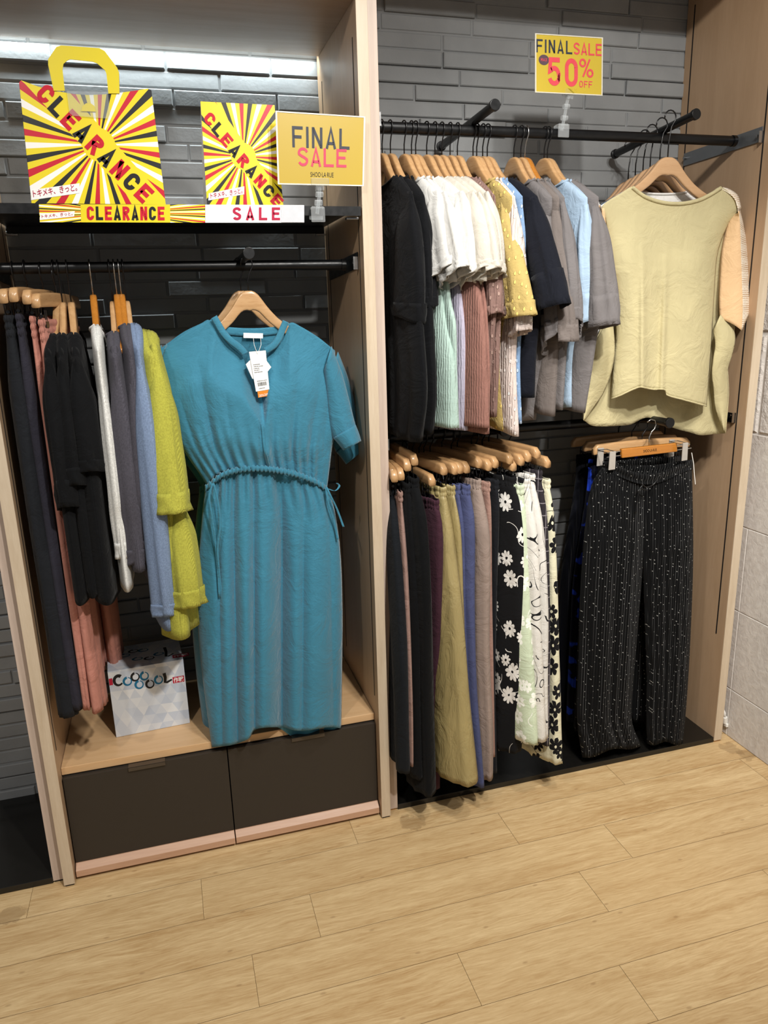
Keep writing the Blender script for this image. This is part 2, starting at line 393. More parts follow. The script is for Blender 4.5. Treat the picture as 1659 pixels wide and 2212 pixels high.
def stone_mat():
    t = NT('white_stone'); n1 = t.noise(t.co, 5, 3); n2 = t.noise(t.co, 45, 5, .62, .5)
    z = t.sep(t.co)[2]; up = t.mapr(z, 1.05, 1.2, .25, 1.0)
    c = t.mix(t.mapr(n2, .35, .65), hx('#cbc5bf'), hx('#dad5cf'))
    nd = t.n('Bump'); t.l(t.math('MULTIPLY', t.math('ADD', n2, t.math('MULTIPLY', n1, .6)), up), nd.inputs['Height']); nd.inputs['Strength'].default_value = .7; nd.inputs['Distance'].default_value = .012
    return t.fin(c, .8, nd.outputs[0], spec=.25)
mb = MB()
rows = [(.0, .185), (.185, .486), (.486, .79), (.79, 1.112), (1.112, 1.435), (1.435, 1.74), (1.74, 2.04), (2.04, 2.35), (2.35, 2.8)]
for i, (a, b) in enumerate(rows):
    cuts = [-3.6, -2.9, -2.3, -1.7, -1.15, -.55, .052, .5] if i % 2 == 0 else [-3.6, -3.1, -2.6, -2.0, -1.4, -.85, -.3, .052 if i < 3 else .30, .5]
    for y0, y1 in zip(cuts, cuts[1:]):
        c = .002 if i < 4 else .010; e = 0 if i < 4 else .004
        xa = 1.332 - e; g = .0012
        q0 = [(xa, y0 + g + c, a + g + c), (xa, y1 - g - c, a + g + c), (xa, y1 - g - c, b - g - c), (xa, y0 + g + c, b - g - c)]
        q1 = [(xa + c, y0 + g, a + g), (xa + c, y1 - g, a + g), (xa + c, y1 - g, b - g), (xa + c, y0 + g, b - g)]
        mb.poly(q0)
        for k in range(4):
            l = (k + 1) % 4; mb.poly([q1[k], q1[l], q0[l], q0[k]])
mb.box((1.3345, -3.6, -.01), (1.40, .53, 2.8), 1)
struct(mb.build('wall_right', [stone_mat(), plain('white_grout', '#dedad4', .8)], fix=True), 'whitish stone block wall beside the last wooden panel', 'wall')
# ------------------------------------------------------------------ fixture panels
M['oak_pink'] = wood('pinkish_oak_edge', '#cbb9ab', '#b9a596', 'Z')
def panel(name, x0, x1, y0, z0, z1, inner, label, slots, edge='oak_v', foot='slot', side_slots=True):
    e = empty(name, ((x0 + x1) / 2, y0, 0), 0, label, 'panel', 'side panels of the clothes bays')
    mb = MB().box((x0, y0 + .003, z0), (x1, D - .004, z1)); mb.build('board', M['panel_v'], e, bevel=.0008)
    MB().box((x0, y0, z0), (x1, y0 + .0029, z1)).build('front_edge', M[edge], e, bevel=.0008)
    MB().box((x0 + .003, y0 + .004, 0), (x1 - .003, D - .02, z0 - .0004)).build('foot', M[foot], e)
    s = x0 if inner < 0 else x1
    for ys in slots:
        a, b = (s - .0008, s + .002) if inner < 0 else (s - .002, s + .0008)
        MB().box((a, ys - .0024, .41), (b, ys + .0024, 2.18 if x0 < 1 else 2.47)).build('slot_channel', M['slot'], e)
    return e
M['footwood'] = plain('orange_foot_wood', '#a3773f', .6)
panel('side_panel', 0, T1, 0, .006, 2.62, -1, 'pale wooden upright between the shelved bay and the double-rail bay, front-most layer', (.040, .405))
panel('side_panel', T1 + .0002, X0, .0284, .0069, 2.62, 1, 'thinner pinkish wooden upright set back beside the middle front upright', (.068, .43), 'oak_pink', 'footwood')
panel('side_panel', -.9 - T1, -.9, 0, .006, 2.62, 1, 'pale wooden upright at the end of the bay with drawers, beside the hanging trousers', (.035, .405))
panel('side_panel', -.9 - X0, -.9002 - T1, .0284, .0069, 2.62, -1, 'recessed wooden upright joining the shelved bay to the dark empty bay', (.068, .43), 'oak_pink')
panel('side_panel', X1, X1 + .0315, .0252, .0069, 2.62, -1, 'tall tan wooden end panel next to the white stone wall', (.066, .426), 'oak_v', 'footwood')
def board(name, a, b, mat, label, cat, bevel=.001, group=None):
    o = MB().box(a, b).build(name, mat, bevel=bevel); return tag(o, label, cat, group)
board('top_panel', (-.8998, .001, 2.2525), (-.0002, .434, 2.28), M['panel_x'], 'wooden top board over the lit bay with the sale signs', 'panel')
board('top_panel', (X0 + .0002, .03, 2.505), (X1 - .0002, .455, 2.535), M['panel_x'], 'wooden top board over the double-rail bay', 'panel')
t = NT('led_white'); ledm = t.fin((1, 1, 1, 1), .5, emit=((.86, .98, 1.0, 1), 3.5))
board('led_strip', (-.897, .4365, 2.270), (-.003, .4585, 2.276), ledm, 'cool white light strip glowing behind the top board', 'light', 0)
# shelf
sh = empty('metal_shelf', (-.45, .0, 1.77), 0, 'black metal shelf carrying the yellow clearance signs', 'shelf')
MB().box((-.896, .0, 1.7905), (-.004, .45, 1.792)).box((-.896, -.0012, 1.770), (-.004, .0008, 1.792)).box((-.896, .449, 1.772), (-.004, .4505, 1.7905)).build('tray', M['black'], sh)
for xs in (-.02, -.88):
    for ys in (.03, .425): MB().box((xs - .016, ys - .008, 1.7635), (xs + .016, ys + .008, 1.7695)).build('support_pin', M['steel'], sh, bevel=.001)
# bench + drawers
board('bench_shelf', (-.8992, .05, .3215), (-.0008, .4655, .3445), M['bench'], 'low wooden bench shelf above the dark drawers, holding the printed box', 'shelf', .0015)
for a, b, lb in ((-.8965, -.4515, 'dark brown drawer under the bench with pink wood bottom rail, below the printed box'), (-.4485, -.0035, 'dark brown drawer under the bench with pink wood bottom rail, beside the middle upright')):
    e = empty('drawer', ((a + b) / 2, .036, 0.01), 0, lb, 'drawer', 'drawers under the bench')
    fpn = MB().box((a, .036, .0455), (b, .054, .318)).build('front_panel', M['drawer'], e, bevel=.0008)
    MB().box((a + .01, .0545, .03), (b - .01, .44, .30)).build('box_body', M['drawer'], e)
    MB().prism([(a, .046, .0118), (a, .0165, .0118), (a, .0165, .0315), (a, .034, .0448), (a, .046, .0448)], (b - a, 0, 0)).build('bottom_rail', M['pinkwood'], e, bevel=.0008)
    MB().box((a + .004, .035, .001), (b - .004, .05, .0113)).build('toe_strip', M['slot'], e)
    hx0 = -.724 if a < -.6 else -.262
    MB().box((hx0, .0295, .308), (hx0 + .1, .0325, .3205)).box((hx0, .0295, .3185), (hx0 + .1, .050, .3208)).build('finger_tab', plain('smoked_tab', '#3a322b', .15, 0, .6, .3), fpn, bevel=.0006)
board('plinth_board', (X0 + .0005, .0282, .0005), (X1 - .0005, .463, .0198), M['blackgloss'], 'black glossy base board under the hanging trousers', 'plinth')
board('plinth_board', (-1.75, .0282, .0005), (-.9605, .463, .0198), M['blackgloss'], 'black glossy base board of the empty bay past the drawers', 'plinth')
# ------------------------------------------------------------------ rails, arms, brackets
def rod(name, x0, x1, y, z, r, label):
    e = empty(name, ((x0 + x1) / 2, y, z), 0, label, 'rail', 'black hanging rails')
    mb = MB()
    def P(i, j):
        a = 2 * pi * i; return (x0 + (x1 - x0) * j, y + r * .8 * cos(a), z + r * sin(a))
    mb.grid(P, 20, 2, True); mb.build('tube', M['black'], e, smooth=True)
    for x in (x0, x1):
        s = 1 if x == x0 else -1
        MB().tube([(x + s * .0, y, z), (x + s * .012, y, z)], r * 1.12, 20).build('end_socket', M['black'], e)
    return e
rod('hanging_rail', -.888, -.012, .154, 1.663, .0135, 'black rail under the metal shelf, carrying cardigans and the teal dress')
rod('hanging_rail', X0 + .010, X1 - .016, .168, 2.013, .0145, 'upper black rail in the double-rail bay, crowded with short-sleeved tops')
rod('hanging_rail', X0 + .010, X1 - .016, .168, 1.173, .0145, 'lower black rail in the double-rail bay, holding trousers')
def bracket(x, s, yz, mat, label):
    """flat steel bracket; yz: outline in the panel plane, s: side the plate faces"""
    e = empty('rail_bracket', (x, .2, yz[0][1]), 0, label, 'bracket', 'rail brackets')
    MB().prism([(x, y, z) for y, z in yz], (s * .003, 0, 0)).build('plate', M[mat], e, bevel=.0006)
    ys = sorted(p[0] for p in yz); zc = sum(p[1] for p in yz) / len(yz)
    for yy in (ys[0] + .012, ys[-1] - .012):
        MB().tube([(x + s * .003, yy, zc + .004), (x + s * .012, yy, zc + .004)], .005, 12).build('screw', M['steel'], e)
    MB().box((min(x, x + s * .014), ys[0] - .002, zc - .016), (max(x, x + s * .014), ys[0] + .0005, zc + .016)).build('hook_tab', M['steel'], e)
    return e
bracket(-.0012, -1, [(.052, 1.648), (.052, 1.688), (.40, 1.675), (.40, 1.632)], 'black', 'black bracket ending the rail under the metal shelf, on the middle upright')
bracket(-.8988, 1, [(.052, 1.648), (.052, 1.688), (.40, 1.675), (.40, 1.632)], 'black', 'black bracket ending the shelved-bay rail behind the dark trousers hangers')
bracket(X1 - .0012, -1, [(.07, 1.993), (.07, 2.034), (.425, 2.026), (.425, 1.986), (.30, 1.988)], 'greysteel', 'grey steel bracket high on the tan end panel')
bracket(X0 + .0012, 1, [(.07, 1.993), (.07, 2.034), (.425, 2.026), (.425, 1.986)], 'greysteel', 'grey steel bracket of the upper rail on the middle upright')
bracket(X1 - .0012, -1, [(.072, 1.153), (.072, 1.184), (.425, 1.19), (.425, 1.155)], 'black', 'black bracket of the lower rail on the tan end panel')
bracket(X0 + .0012, 1, [(.072, 1.153), (.072, 1.184), (.425, 1.19), (.425, 1.155)], 'black', 'black bracket of the lower rail on the middle upright')
def arm(x, y0, y1, z0, z1, r, label):
    e = empty('display_arm', (x, y1, z1), 0, label, 'arm', 'black display arms across the rails')
    a, b = Vector((x, y0, z0)), Vector((x, y1, z1)); d = (b - a).normalized()
    MB().tube([a, b], r, 18).build('bar', M['black'], e, smooth=False)
    MB().tube([a - d * .010, a + d * .002], r * 1.28, 20).build('end_cap', M['black'], e, bevel=.0015)
    MB().tube([b - d * .002, b + d * .010], r * 1.28, 20).build('end_cap', M['black'], e, bevel=.0015)
    return e
arm(.372, .035, .42, 2.044, 2.024, .0115, 'empty black arm crossing the upper rail near the white tops')
arm(.985, .035, .42, 2.046, 2.018, .0115, 'black arm crossing the upper rail, carrying the pale khaki blouse')
arm(-.291, .0, .36, 1.682, 1.676, .0115, 'short black arm end above the teal dress')
arm(.955, .012, .38, 1.182, 1.178, .0125, 'black arm on the lower rail holding the dotted pleated trousers')
arm(.425, .06, .40, 1.186, 1.180, .0115, 'black arm on the lower rail hidden among the trouser hangers')
# white plug by the wall
e = empty('power_plug', (1.33, .055, .03), 0, 'white plug and cable on the stone wall near the floor', 'plug')
MB().box((1.322, .046, .036), (1.3315, .082, .05)).build('socket_plate', M['white'], e, bevel=.002)
MB().tube([(1.326, .058, .048), (1.320, .056, .075)], .0085, 14).build('plug_body', M['white'], e, bevel=.001)
MB().tube([(1.320, .056, .075), (1.319, .058, .09), (1.316, .066, .104), (1.310, .078, .114), (1.302, .10, .12), (1.30, .16, .11)], .0042, 10).build('cable', M['white'], e, smooth=True)
# ------------------------------------------------------------------ hangers
ZT = [(0, -.065), (.012, -.0655), (.03, -.074), (.06, -.106), (.09, -.132), (.105, -.142), (.13, -.156), (.17, -.175), (.2, -.190), (.206, -.196)]
HT = [(0, .050), (.03, .044), (.09, .030), (.17, .024), (.2, .019), (.206, .010)]
def hook_path(z0, zr=0.0, r=.0185):
    p = [(0, 0, z0), (0, 0, z0 * .62 + zr * .38), (.006, 0, zr - .024), (r, 0, zr - .006)]
    for k in range(1, 9):
        a = radians(-10 + k * 25); p.append((r * cos(a), 0, zr + r * sin(a)))
    return p
def make_hanger(wm, hm, hook=.065, name='wooden_hanger', label='x', gr=None):
    e = empty(name, (0, 0, 0), 0, label, 'hanger', gr)
    dz = .065 - hook; mb = MB(); N = 40
    def P(i, j):
        u = -.200 + .400 * j; a = abs(u) * 1.03; zt = cubic(ZT, a) + dz; h = cubic(HT, a); th = .0090 * (1 - .30 * a / .2) * (1 if a < .2 else .6)
        b = zt - h; q = 2 * pi * i; cx, cz = cos(q), sin(q)
        y = th * (abs(cx) ** .35) * (1 if cx > 0 else -1); z = (zt + b) / 2 + h / 2 * (abs(cz) ** .45) * (1 if cz > 0 else -1)
        return (u, y - .002 * (a / .2) ** 2, z)
    mb.grid(P, 16, N, True)
    n = 16; mb.f.append(tuple(range(n))); mb.m.append(0); k = N * n; mb.f.append(tuple(range(k + n - 1, k - 1, -1))); mb.m.append(0)
    mb.build('hanger_body', wm, e, smooth=True, local=True)
    MB().tube(hook_path(-.066 + dz), .0019, 8).build('hook', hm, e, smooth=True, local=True)
    return e
def clip_mesh(e, u, zb, dark=True, hw=.010):
    mb = MB()
    for s in (-1, 1):
        mb.tube([(u + s * hw, -.004, zb + .012), (u + s * hw, -.006, zb - .014), (u + s * hw * .55, -.007, zb - .026), (u + s * hw * .55, -.007, zb - .044)], .0013, 6)
        mb.tube([(u + s * hw * .55, .006, zb - .010), (u + s * hw * .55, .007, zb - .044)], .0013, 6)
    mb.box((u - hw * 1.1, -.0085, zb - .05), (u + hw * 1.1, -.0055, zb - .036)); mb.box((u - hw * 1.1, .0055, zb - .05), (u + hw * 1.1, .0085, zb - .036))
    mb.tube([(u - hw, 0, zb - .024), (u + hw, 0, zb - .024)], .004, 10)
    mb.build('clip', M['wire'], e, local=True, smooth=False)
def make_clip_hanger(wm, label='x', gr=None):
    e = empty('clip_hanger', (0, 0, 0), 0, label, 'hanger', gr); mb = MB(); N = 30; L = .178
    def P(i, j):
        u = -L + 2 * L * j; a = abs(u) / L; zt = -.046 - .006 * a ** 2 - (.012 * smooth(.93, 1, a)); zb = -.080 - .004 * a ** 2
        q = 2 * pi * i; cx, cz = cos(q), sin(q); th = .0095
        return (u, th * (abs(cx) ** .4) * (1 if cx > 0 else -1), (zt + zb) / 2 + (zt - zb) / 2 * (abs(cz) ** .5) * (1 if cz > 0 else -1))
    mb.grid(P, 16, N, True); n = 16; mb.f.append(tuple(range(n))); mb.m.append(0); k = N * n; mb.f.append(tuple(range(k + n - 1, k - 1, -1))); mb.m.append(0)
    mb.build('bar', wm, e, smooth=True, local=True)
    MB().tube(hook_path(-.05), .0019, 8).build('hook', M['wire'], e, smooth=True, local=True)
    for u in (-.135, .135): clip_mesh(e, u, -.078)
    return e
FAR = (0, 0, 0)
PROTO = {}
def hanger(kind, loc, rz, label, group):
    if kind not in PROTO:
        mk = {'wood': lambda: make_hanger(M['hang'], M['wire']), 'orange': lambda: make_hanger(M['orange'], M['steel']),
              'woodlong': lambda: make_hanger(M['hang2'], M['wire'], .104), 'woodmid': lambda: make_hanger(M['hang'], M['wire'], .082),
              'clip': lambda: make_clip_hanger(M['hang'])}[kind]
        e = mk(); e.location = loc; e.rotation_euler = (0, 0, rz); e['label'] = label; e['group'] = group; PROTO[kind] = e; return e
    return copy_thing(PROTO[kind], loc, rz, label, group)
# ------------------------------------------------------------------ lettering
def arc(cx, cy, rx, ry, a0, a1, n=10):
    return [(cx + rx * cos(radians(a0 + (a1 - a0) * i / n)), cy + ry * sin(radians(a0 + (a1 - a0) * i / n))) for i in range(n + 1)]
def glyph(c, w, t):
    h = t / 2; r = w / 2 - h; q = r * 1.05
    tp, bt = 1 - h, h
    G = {
     'C': [arc(w / 2, tp - q, r, q, -8, 180, 14) + arc(w / 2, bt + q, r, q, 180, 368, 14)],
     'L': [[(h, 1), (h, h), (w, h)]], 'E': [[(w, tp), (h, tp), (h, bt), (w, bt)], [(h, .52), (w * .9, .52)]],
     'A': [[(h * .9, 0), (w / 2, 1 - h * .6), (w - h * .9, 0)], [(w * .22, .26), (w * .78, .26)]],
     'R': [[(h, 0), (h, tp), (w * .5, tp)] + arc(w * .5, .735, w * .5 - h, tp - .735, 90, -90) + [(h, .47)], [(w * .48, .47), (w - h * .8, 0)]],
     'N': [[(h, 0), (h, 1)], [(h, 1 - h * .6), (w - h, h * .6)], [(w - h, 0), (w - h, 1)]],
     'S': [[(w - h, .75)] + arc(w / 2, tp - q * .8, r, q * .8, 20, 180)[1:] + [(h + .02 * w, .64), (w * .35, .55), (w * .65, .46), (w - h - .02 * w, .37)] + arc(w / 2, bt + q * .8, r, q * .8, 0, -160) ],
     'F': [[(h, 0), (h, tp), (w, tp)], [(h, .5), (w * .88, .5)]], 'I': [[(h, 0), (h, 1)]],
     '5': [[(w * .92, tp), (h * 1.5, tp), (h * 1.15, .52)] + arc(w / 2, .32, r, .30, 130, 0) + arc(w / 2, bt + q, r, q, 0, -165)],
     'O': [arc(w / 2, tp - q, r, q, 0, 180) + arc(w / 2, bt + q, r, q, 180, 360) + [(w - h, tp - q)]],
     'M': [[(h, 0), (h, 1)], [(h, 1 - h * .4), (w / 2, .35), (w - h, 1 - h * .4)], [(w - h, 0), (w - h, 1)]],
     'X': [[(h, 0), (w - h, 1)], [(h, 1), (w - h, 0)]],
     '%': [arc(w * .22, .78, w * .2, .19, 0, 360, 16), arc(w * .78, .22, w * .2, .19, 0, 360, 16), [(w * .25, 0), (w * .75, 1)]]}
    G['0'] = G['O']; return G[c]
def stroke(poly, t):
    """list of quads for a polyline of thickness t with mitred joints"""
    L, R = [], []
    n = len(poly)
    for i, p in enumerate(poly):
        a = poly[max(i - 1, 0)]; b = poly[min(i + 1, n - 1)]
        d0 = (p[0] - a[0], p[1] - a[1]); d1 = (b[0] - p[0], b[1] - p[1])
        def nz(d):
            l = sqrt(d[0] ** 2 + d[1] ** 2); return (d[0] / l, d[1] / l) if l > 1e-9 else None
        d0, d1 = nz(d0), nz(d1)
        if d0 is None: d0 = d1
        if d1 is None: d1 = d0
        nx, ny = -(d0[1] + d1[1]), d0[0] + d1[0]; l = sqrt(nx * nx + ny * ny) or 1; nx /= l; ny /= l
        k = 1 / max(.45, (nx * -d1[1] + ny * d1[0])); hh = t / 2 * k
        L.append((p[0] + nx * hh, p[1] + ny * hh)); R.append((p[0] - nx * hh, p[1] - ny * hh))
    return [(R[i], R[i + 1], L[i + 1], L[i]) for i in range(n - 1)]
def text2d(s, w=.58, t=.17, gap=.14, narrow={'I': None}):
    out = []; x = 0
    for i, c in enumerate(s):
        if c == ' ': x += w * .7; continue
        ww = t if c == 'I' else (w * 1.5 if c == '%' else w)
        for pl in glyph(c, ww, t * (.72 if c == '%' else 1)):
            for q in stroke(pl, t * (.72 if c == '%' else 1)): out.append((i, [(p[0] + x, p[1]) for p in q]))
        x += ww + gap
    return out, x - gap
def font_mesh(s, size=1.0, off=0.0):
    c = bpy.data.curves.new('lettering_curve', 'FONT'); c.body = s; c.size = size; c.offset = off; c.resolution_u = 3
    o = bpy.data.objects.new('lettering_curve', c); COL.objects.link(o)
    dg = bpy.context.evaluated_depsgraph_get(); me = bpy.data.meshes.new_from_object(o.evaluated_get(dg))
    vs = [(v.co.x, v.co.y) for v in me.vertices]; fs = [tuple(p.vertices) for p in me.polygons]
    bpy.data.objects.remove(o); bpy.data.curves.remove(c); bpy.data.meshes.remove(me)
    x0 = min(v[0] for v in vs); x1 = max(v[0] for v in vs); y0 = min(v[1] for v in vs); y1 = max(v[1] for v in vs)
    return [((v[0] - x0) / (x1 - x0), (v[1] - y0) / (y1 - y0)) for v in vs], fs, (x1 - x0) / (y1 - y0)
class Plane:
    """flat quad in space given by four corners TL, TR, BR, BL"""
    def __init__(s, tl, tr, br, bl): s.c = [Vector(v) for v in (tl, tr, br, bl)]; s.n = (s.c[3] - s.c[0]).cross(s.c[1] - s.c[0]).normalized()
    def __call__(s, a, b, o=0):
        tl, tr, br, bl = s.c; return (tl * (1 - a) + tr * a) * b + (bl * (1 - a) + br * a) * (1 - b) + s.n * o
def letters(pl, s, x0, y0, x1, y1, mats, name, parent, alt=False, o=.0006, rot=None, w=.58, t=.17, gap=.14):
    """stroke letters filling box x0..x1,y0..y1 (plane fractions); rot=(angle,cx,cy,len,height) in metres-like fractions"""
    qs, wd_ = text2d(s, w, t, gap); mb = MB()
    k = 0
    for i, q in qs:
        pts = []
        for p in q:
            a = x0 + (x1 - x0) * p[0] / wd_; b = y0 + (y1 - y0) * p[1]
            if rot: 
                u = (p[0] / wd_ - .5) * rot[3]; v = (p[1] - .5) * rot[4]
                a = rot[1] + (u * cos(rot[0]) - v * sin(rot[0])) * rot[5]; b = rot[2] + u * sin(rot[0]) + v * cos(rot[0])
            pts.append(pl(a, b, o))
        mb.poly(pts, i % 2 if alt else 0)
    return mb.build(name, mats, parent, fix=False)
def font_letters(pl, s, x0, y0, x1, y1, mat, name, parent, off=0.0, o=.0006, skew=0):
    vs, fs, asp = font_mesh(s, 1, off); mb = MB()
    for f in fs:
        mb.poly([pl(x0 + (x1 - x0) * vs[i][0], y0 + (y1 - y0) * vs[i][1] + skew * vs[i][0], o) for i in f])
    return mb.build(name, mat, parent, fix=False)
INK = {k: plain('ink_' + k, c, .5, 0, .25) for k, c in dict(red='#c3172f', black='#1d1d1f', navy='#3d4048', pink='#cf4560', white='#f3f1ee', crimson='#b0173f', teal='#1d6d93', stamp='#b3203a', plum='#5f4a55', coral='#e2525c', grey='#555555', orange='#d9832b').items()}
def burst_mat(name, ang0=0, n=12, band=None, bw=.03, cx=0, cz=0, r0=.03, yellow='#e6d11f', zs=1.0):
    t = NT(name); x, y, z = t.sep(t.co); x = t.math('SUBTRACT', x, cx); z = t.math('MULTIPLY', t.math('SUBTRACT', z, cz), zs)
    a = t.math('ARCTAN2', z, x); f = t.math('FRACT', t.math('ADD', t.math('MULTIPLY', a, n / (2 * pi)), 10.0 + ang0))
    cr = t.n('ValToRGB'); t.l(f, cr.inputs[0]); cr.color_ramp.interpolation = 'CONSTANT'; el = cr.color_ramp.elements
    cols = ['#c3172f', yellow, '#f4f2ee', yellow, '#1d1d1f', yellow]
    el[0].position = 0; el[0].color = hx(cols[0]); el[1].position = 1 / 6; el[1].color = hx(cols[1])
    for i in range(2, 6): e = el.new(i / 6); e.color = hx(cols[i])
    r = t.vmath('LENGTH', t.comb(x, 0.0, z)); inner = t.math('LESS_THAN', r, r0); c = t.mix(inner, cr.outputs[0], hx(yellow))
    if band is not None:
        dist = t.math('ABSOLUTE', t.math('ADD', t.math('MULTIPLY', x, -sin(band)), t.math('MULTIPLY', z, cos(band))))
        c = t.mix(t.math('LESS_THAN', dist, bw), c, hx(yellow))
    return t.fin(c, .35, spec=.45)
M['yel'] = paper('yellow_card', '#dfcb20'); M['gold'] = paper('golden_yellow_paper', '#b79c3a', .3, .45)
M['sleeve'] = acrylic('clear_sleeve')
# big bag-shaped clearance sign
def world_quad(pts, y): return [at(px, py, 'y', y) for px, py in pts]
Y = .022
tl, tr, br, bl = world_quad([(41, 176), (326, 193), (358, 440), (68, 440)], Y)
zb = 1.7925
br.z = bl.z = zb
cen = (tl + tr + br + bl) / 4
e = empty('clearance_sign', (cen.x, Y, zb), 0, 'big yellow shopping-bag-shaped clearance sign with a handle, standing on the shelf', 'sign', tilt=(0, 0))
top = [at(px, py, 'y', Y) for px, py in [(41, 178), (45, 173), (80, 186), (118, 196), (160, 203), (190, 205), (220, 204), (260, 200), (290, 196), (320, 191), (327, 195)]]
e_b = MB().prism([(p.x, Y, p.z) for p in top] + [(br.x, Y, zb), (bl.x, Y, zb)], (0, .012, 0)).build('sign_board', [burst_mat('sunburst_big', .35, 12, radians(-50), .030, .012 - 0, .128, .036)], e, bevel=.0006)
PB = Plane((tl.x, Y, tl.z), (tr.x, Y, tr.z), (br.x, Y, zb), (bl.x, Y, zb))
letters(PB, 'CLEARANCE', 0, 0, 1, 1, [INK['red'], INK['black']], 'clearance_lettering', e, True, .0008, rot=(radians(-47.5), .515, .51, 1.20, .165, .885), w=.66, t=.235, gap=.2)
sl = MB(); sl.poly([PB(*p, .0007) for p in [(.0, .035), (.355, .10), (.365, .185), (.005, .12)]]); slip = sl.build('white_slip', M['card'], e, fix=False)
vs, fs, _ = font_mesh('トキメキ、きっと。', 1, .012); mb = MB()
for f in fs: mb.poly([PB(.018 + .325 * vs[i][0], .058 + .06 * vs[i][1] + .062 * vs[i][0], .0012) for i in f])
mb.build('slip_lettering', INK['crimson'], slip, fix=False)
hp = [at(px, py, 'y', Y - .004) for px, py in [(130, 210), (127, 160), (130, 122), (141, 112), (225, 122), (240, 140), (241, 205)]]
hpts = [at(px, py, 'y', Y - .004) for px, py in [(112, 198), (103, 134), (124, 99), (222, 104), (255, 150), (258, 202), (233, 202), (228, 152), (205, 136), (150, 130), (136, 142), (139, 200)]]
# strap: outer and inner outlines with real band depth
outer = [at(px, py, 'y', Y - .002) for px, py in [(116, 196), (104, 140), (104, 128), (122, 101), (132, 98), (215, 104), (226, 110), (253, 146), (257, 156), (258, 202)]]
inner = [at(px, py, 'y', Y - .002) for px, py in [(140, 196), (135, 150), (137, 138), (146, 130), (152, 128), (200, 133), (210, 137), (227, 152), (230, 160), (234, 202)]]
mb = MB(); n = len(outer)
for i in range(n - 1):
    a, b, c, d = outer[i], outer[i + 1], inner[i + 1], inner[i]; q = Vector((0, .0022, 0)); w_ = Vector((0, .02, 0))
    mb.poly([a, b, c, d]); mb.poly([a + q, d + q, c + q, b + q]); mb.poly([a, a + q, b + q, b]); mb.poly([d, c, c + q, d + q])
    mb.poly([a, b, b + w_, a + w_], 1)
mb.build('handle_strap', [M['yel'], plain('strap_edge_white', '#ddd7c8', .5)], e)
mb = MB(); mb.prism([at(px, py, 'y', Y - .0035) for px, py in [(144, 197), (233, 198), (238, 246), (232, 256), (158, 250), (150, 244)]], (0, .001, 0)); mb.build('clear_flap', M['sleeve'], e)
mb = MB(); mb.prism([at(px, py, 'y', Y - .003) for px, py in [(175, 240), (178, 229), (186, 223), (196, 223), (204, 229), (207, 241)]], (0, .001, 0)); mb.build('press_tab', M['yel'], e)
# small tent card
tl, tr, br, bl = world_quad([(433, 219), (593, 227), (612, 442), (447, 439)], Y); br.z = bl.z = zb
e = empty('clearance_card', ((tl.x + tr.x) / 2, Y, zb), 0, 'small yellow clearance card folded like a tent, between the bag sign and the golden sign', 'sign')
MB().prism([tl, tr, br, bl], (0, .0012, 0)).build('front_leaf', [burst_mat('sunburst_small', .15, 12, radians(-54), .022, .004, .112, .03)], e, fix=True)
MB().prism([tl + Vector((0, .002, 0)), tr + Vector((0, .002, 0)), br + Vector((0, .075, 0)), bl + Vector((-.004, .075, 0))], (0, .0012, 0)).build('back_leaf', M['card'], e)
PS = Plane(tl, tr, br, bl)
letters(PS, 'CLEARANCE', 0, 0, 1, 1, [INK['red'], INK['black']], 'clearance_lettering', e, True, .0008, rot=(radians(-49), .515, .45, 1.13, .125, 1.20), w=.66, t=.235, gap=.2)
mb = MB(); mb.poly([PS(*p, .0007) for p in [(.02, .055), (.49, .12), (.50, .20), (.03, .125)]]); slip = mb.build('white_slip', M['card'], e, fix=False)
vs, fs, _ = font_mesh('トキメキ、きっと。', 1, .012); mb = MB()
for f in fs: mb.poly([PS(.05 + .42 * vs[i][0], .072 + .055 * vs[i][1] + .058 * vs[i][0], .0012) for i in f])
mb.build('slip_lettering', INK['crimson'], slip, fix=False)
# strips on the shelf lip
ys = -.003
q = world_quad([(84, 441), (443, 442), (443, 481), (86, 480)], ys); e = empty('shelf_strip', ((q[0].x + q[1].x) / 2, ys, q[2].z), 0, 'yellow clearance strip on the shelf edge under the bag sign', 'sign')
MB().prism(q, (0, .0012, 0)).build('strip_card', [burst_mat('sunburst_strip', .2, 14, None, 0, .0, .021, .03, zs=5.0)], e)
PS = Plane(*q)
mb = MB(); mb.poly([PS(*p, .0004) for p in [(.24, 0), (.78, 0), (.78, 1), (.24, 1)]]); mb.build('yellow_panel', M['yel'], e, fix=False)
letters(PS, 'CLEARANCE', .275, .12, .745, .88, [INK['red'], INK['black']], 'clearance_lettering', e, True, .0009, w=.58, t=.22, gap=.15)
mb = MB(); mb.poly([PS(*p, .0005) for p in [(.0, .12), (.20, .32), (.205, .62), (.005, .46)]]); slip = mb.build('white_slip', M['card'], e, fix=False)
vs, fs, _ = font_mesh('トキメキ、きっと。', 1, .012); mb = MB()
for f in fs: mb.poly([PS(.012 + .18 * vs[i][0], .22 + .19 * vs[i][1] + .17 * vs[i][0], .0009) for i in f])
mb.build('slip_lettering', INK['crimson'], slip, fix=False)
q = world_quad([(443.5, 442), (657, 443), (657, 481), (443.5, 481)], ys); e = empty('shelf_strip', ((q[0].x + q[1].x) / 2, ys, q[2].z), 0, 'white sale strip with red letters on the shelf edge', 'sign')
MB().prism(q, (0, .0012, 0)).build('strip_card', M['card'], e); PS = Plane(*q)
letters(PS, 'SALE', .27, .14, .75, .86, [INK['crimson']], 'sale_lettering', e, False, .0009, w=.62, t=.19, gap=.34)
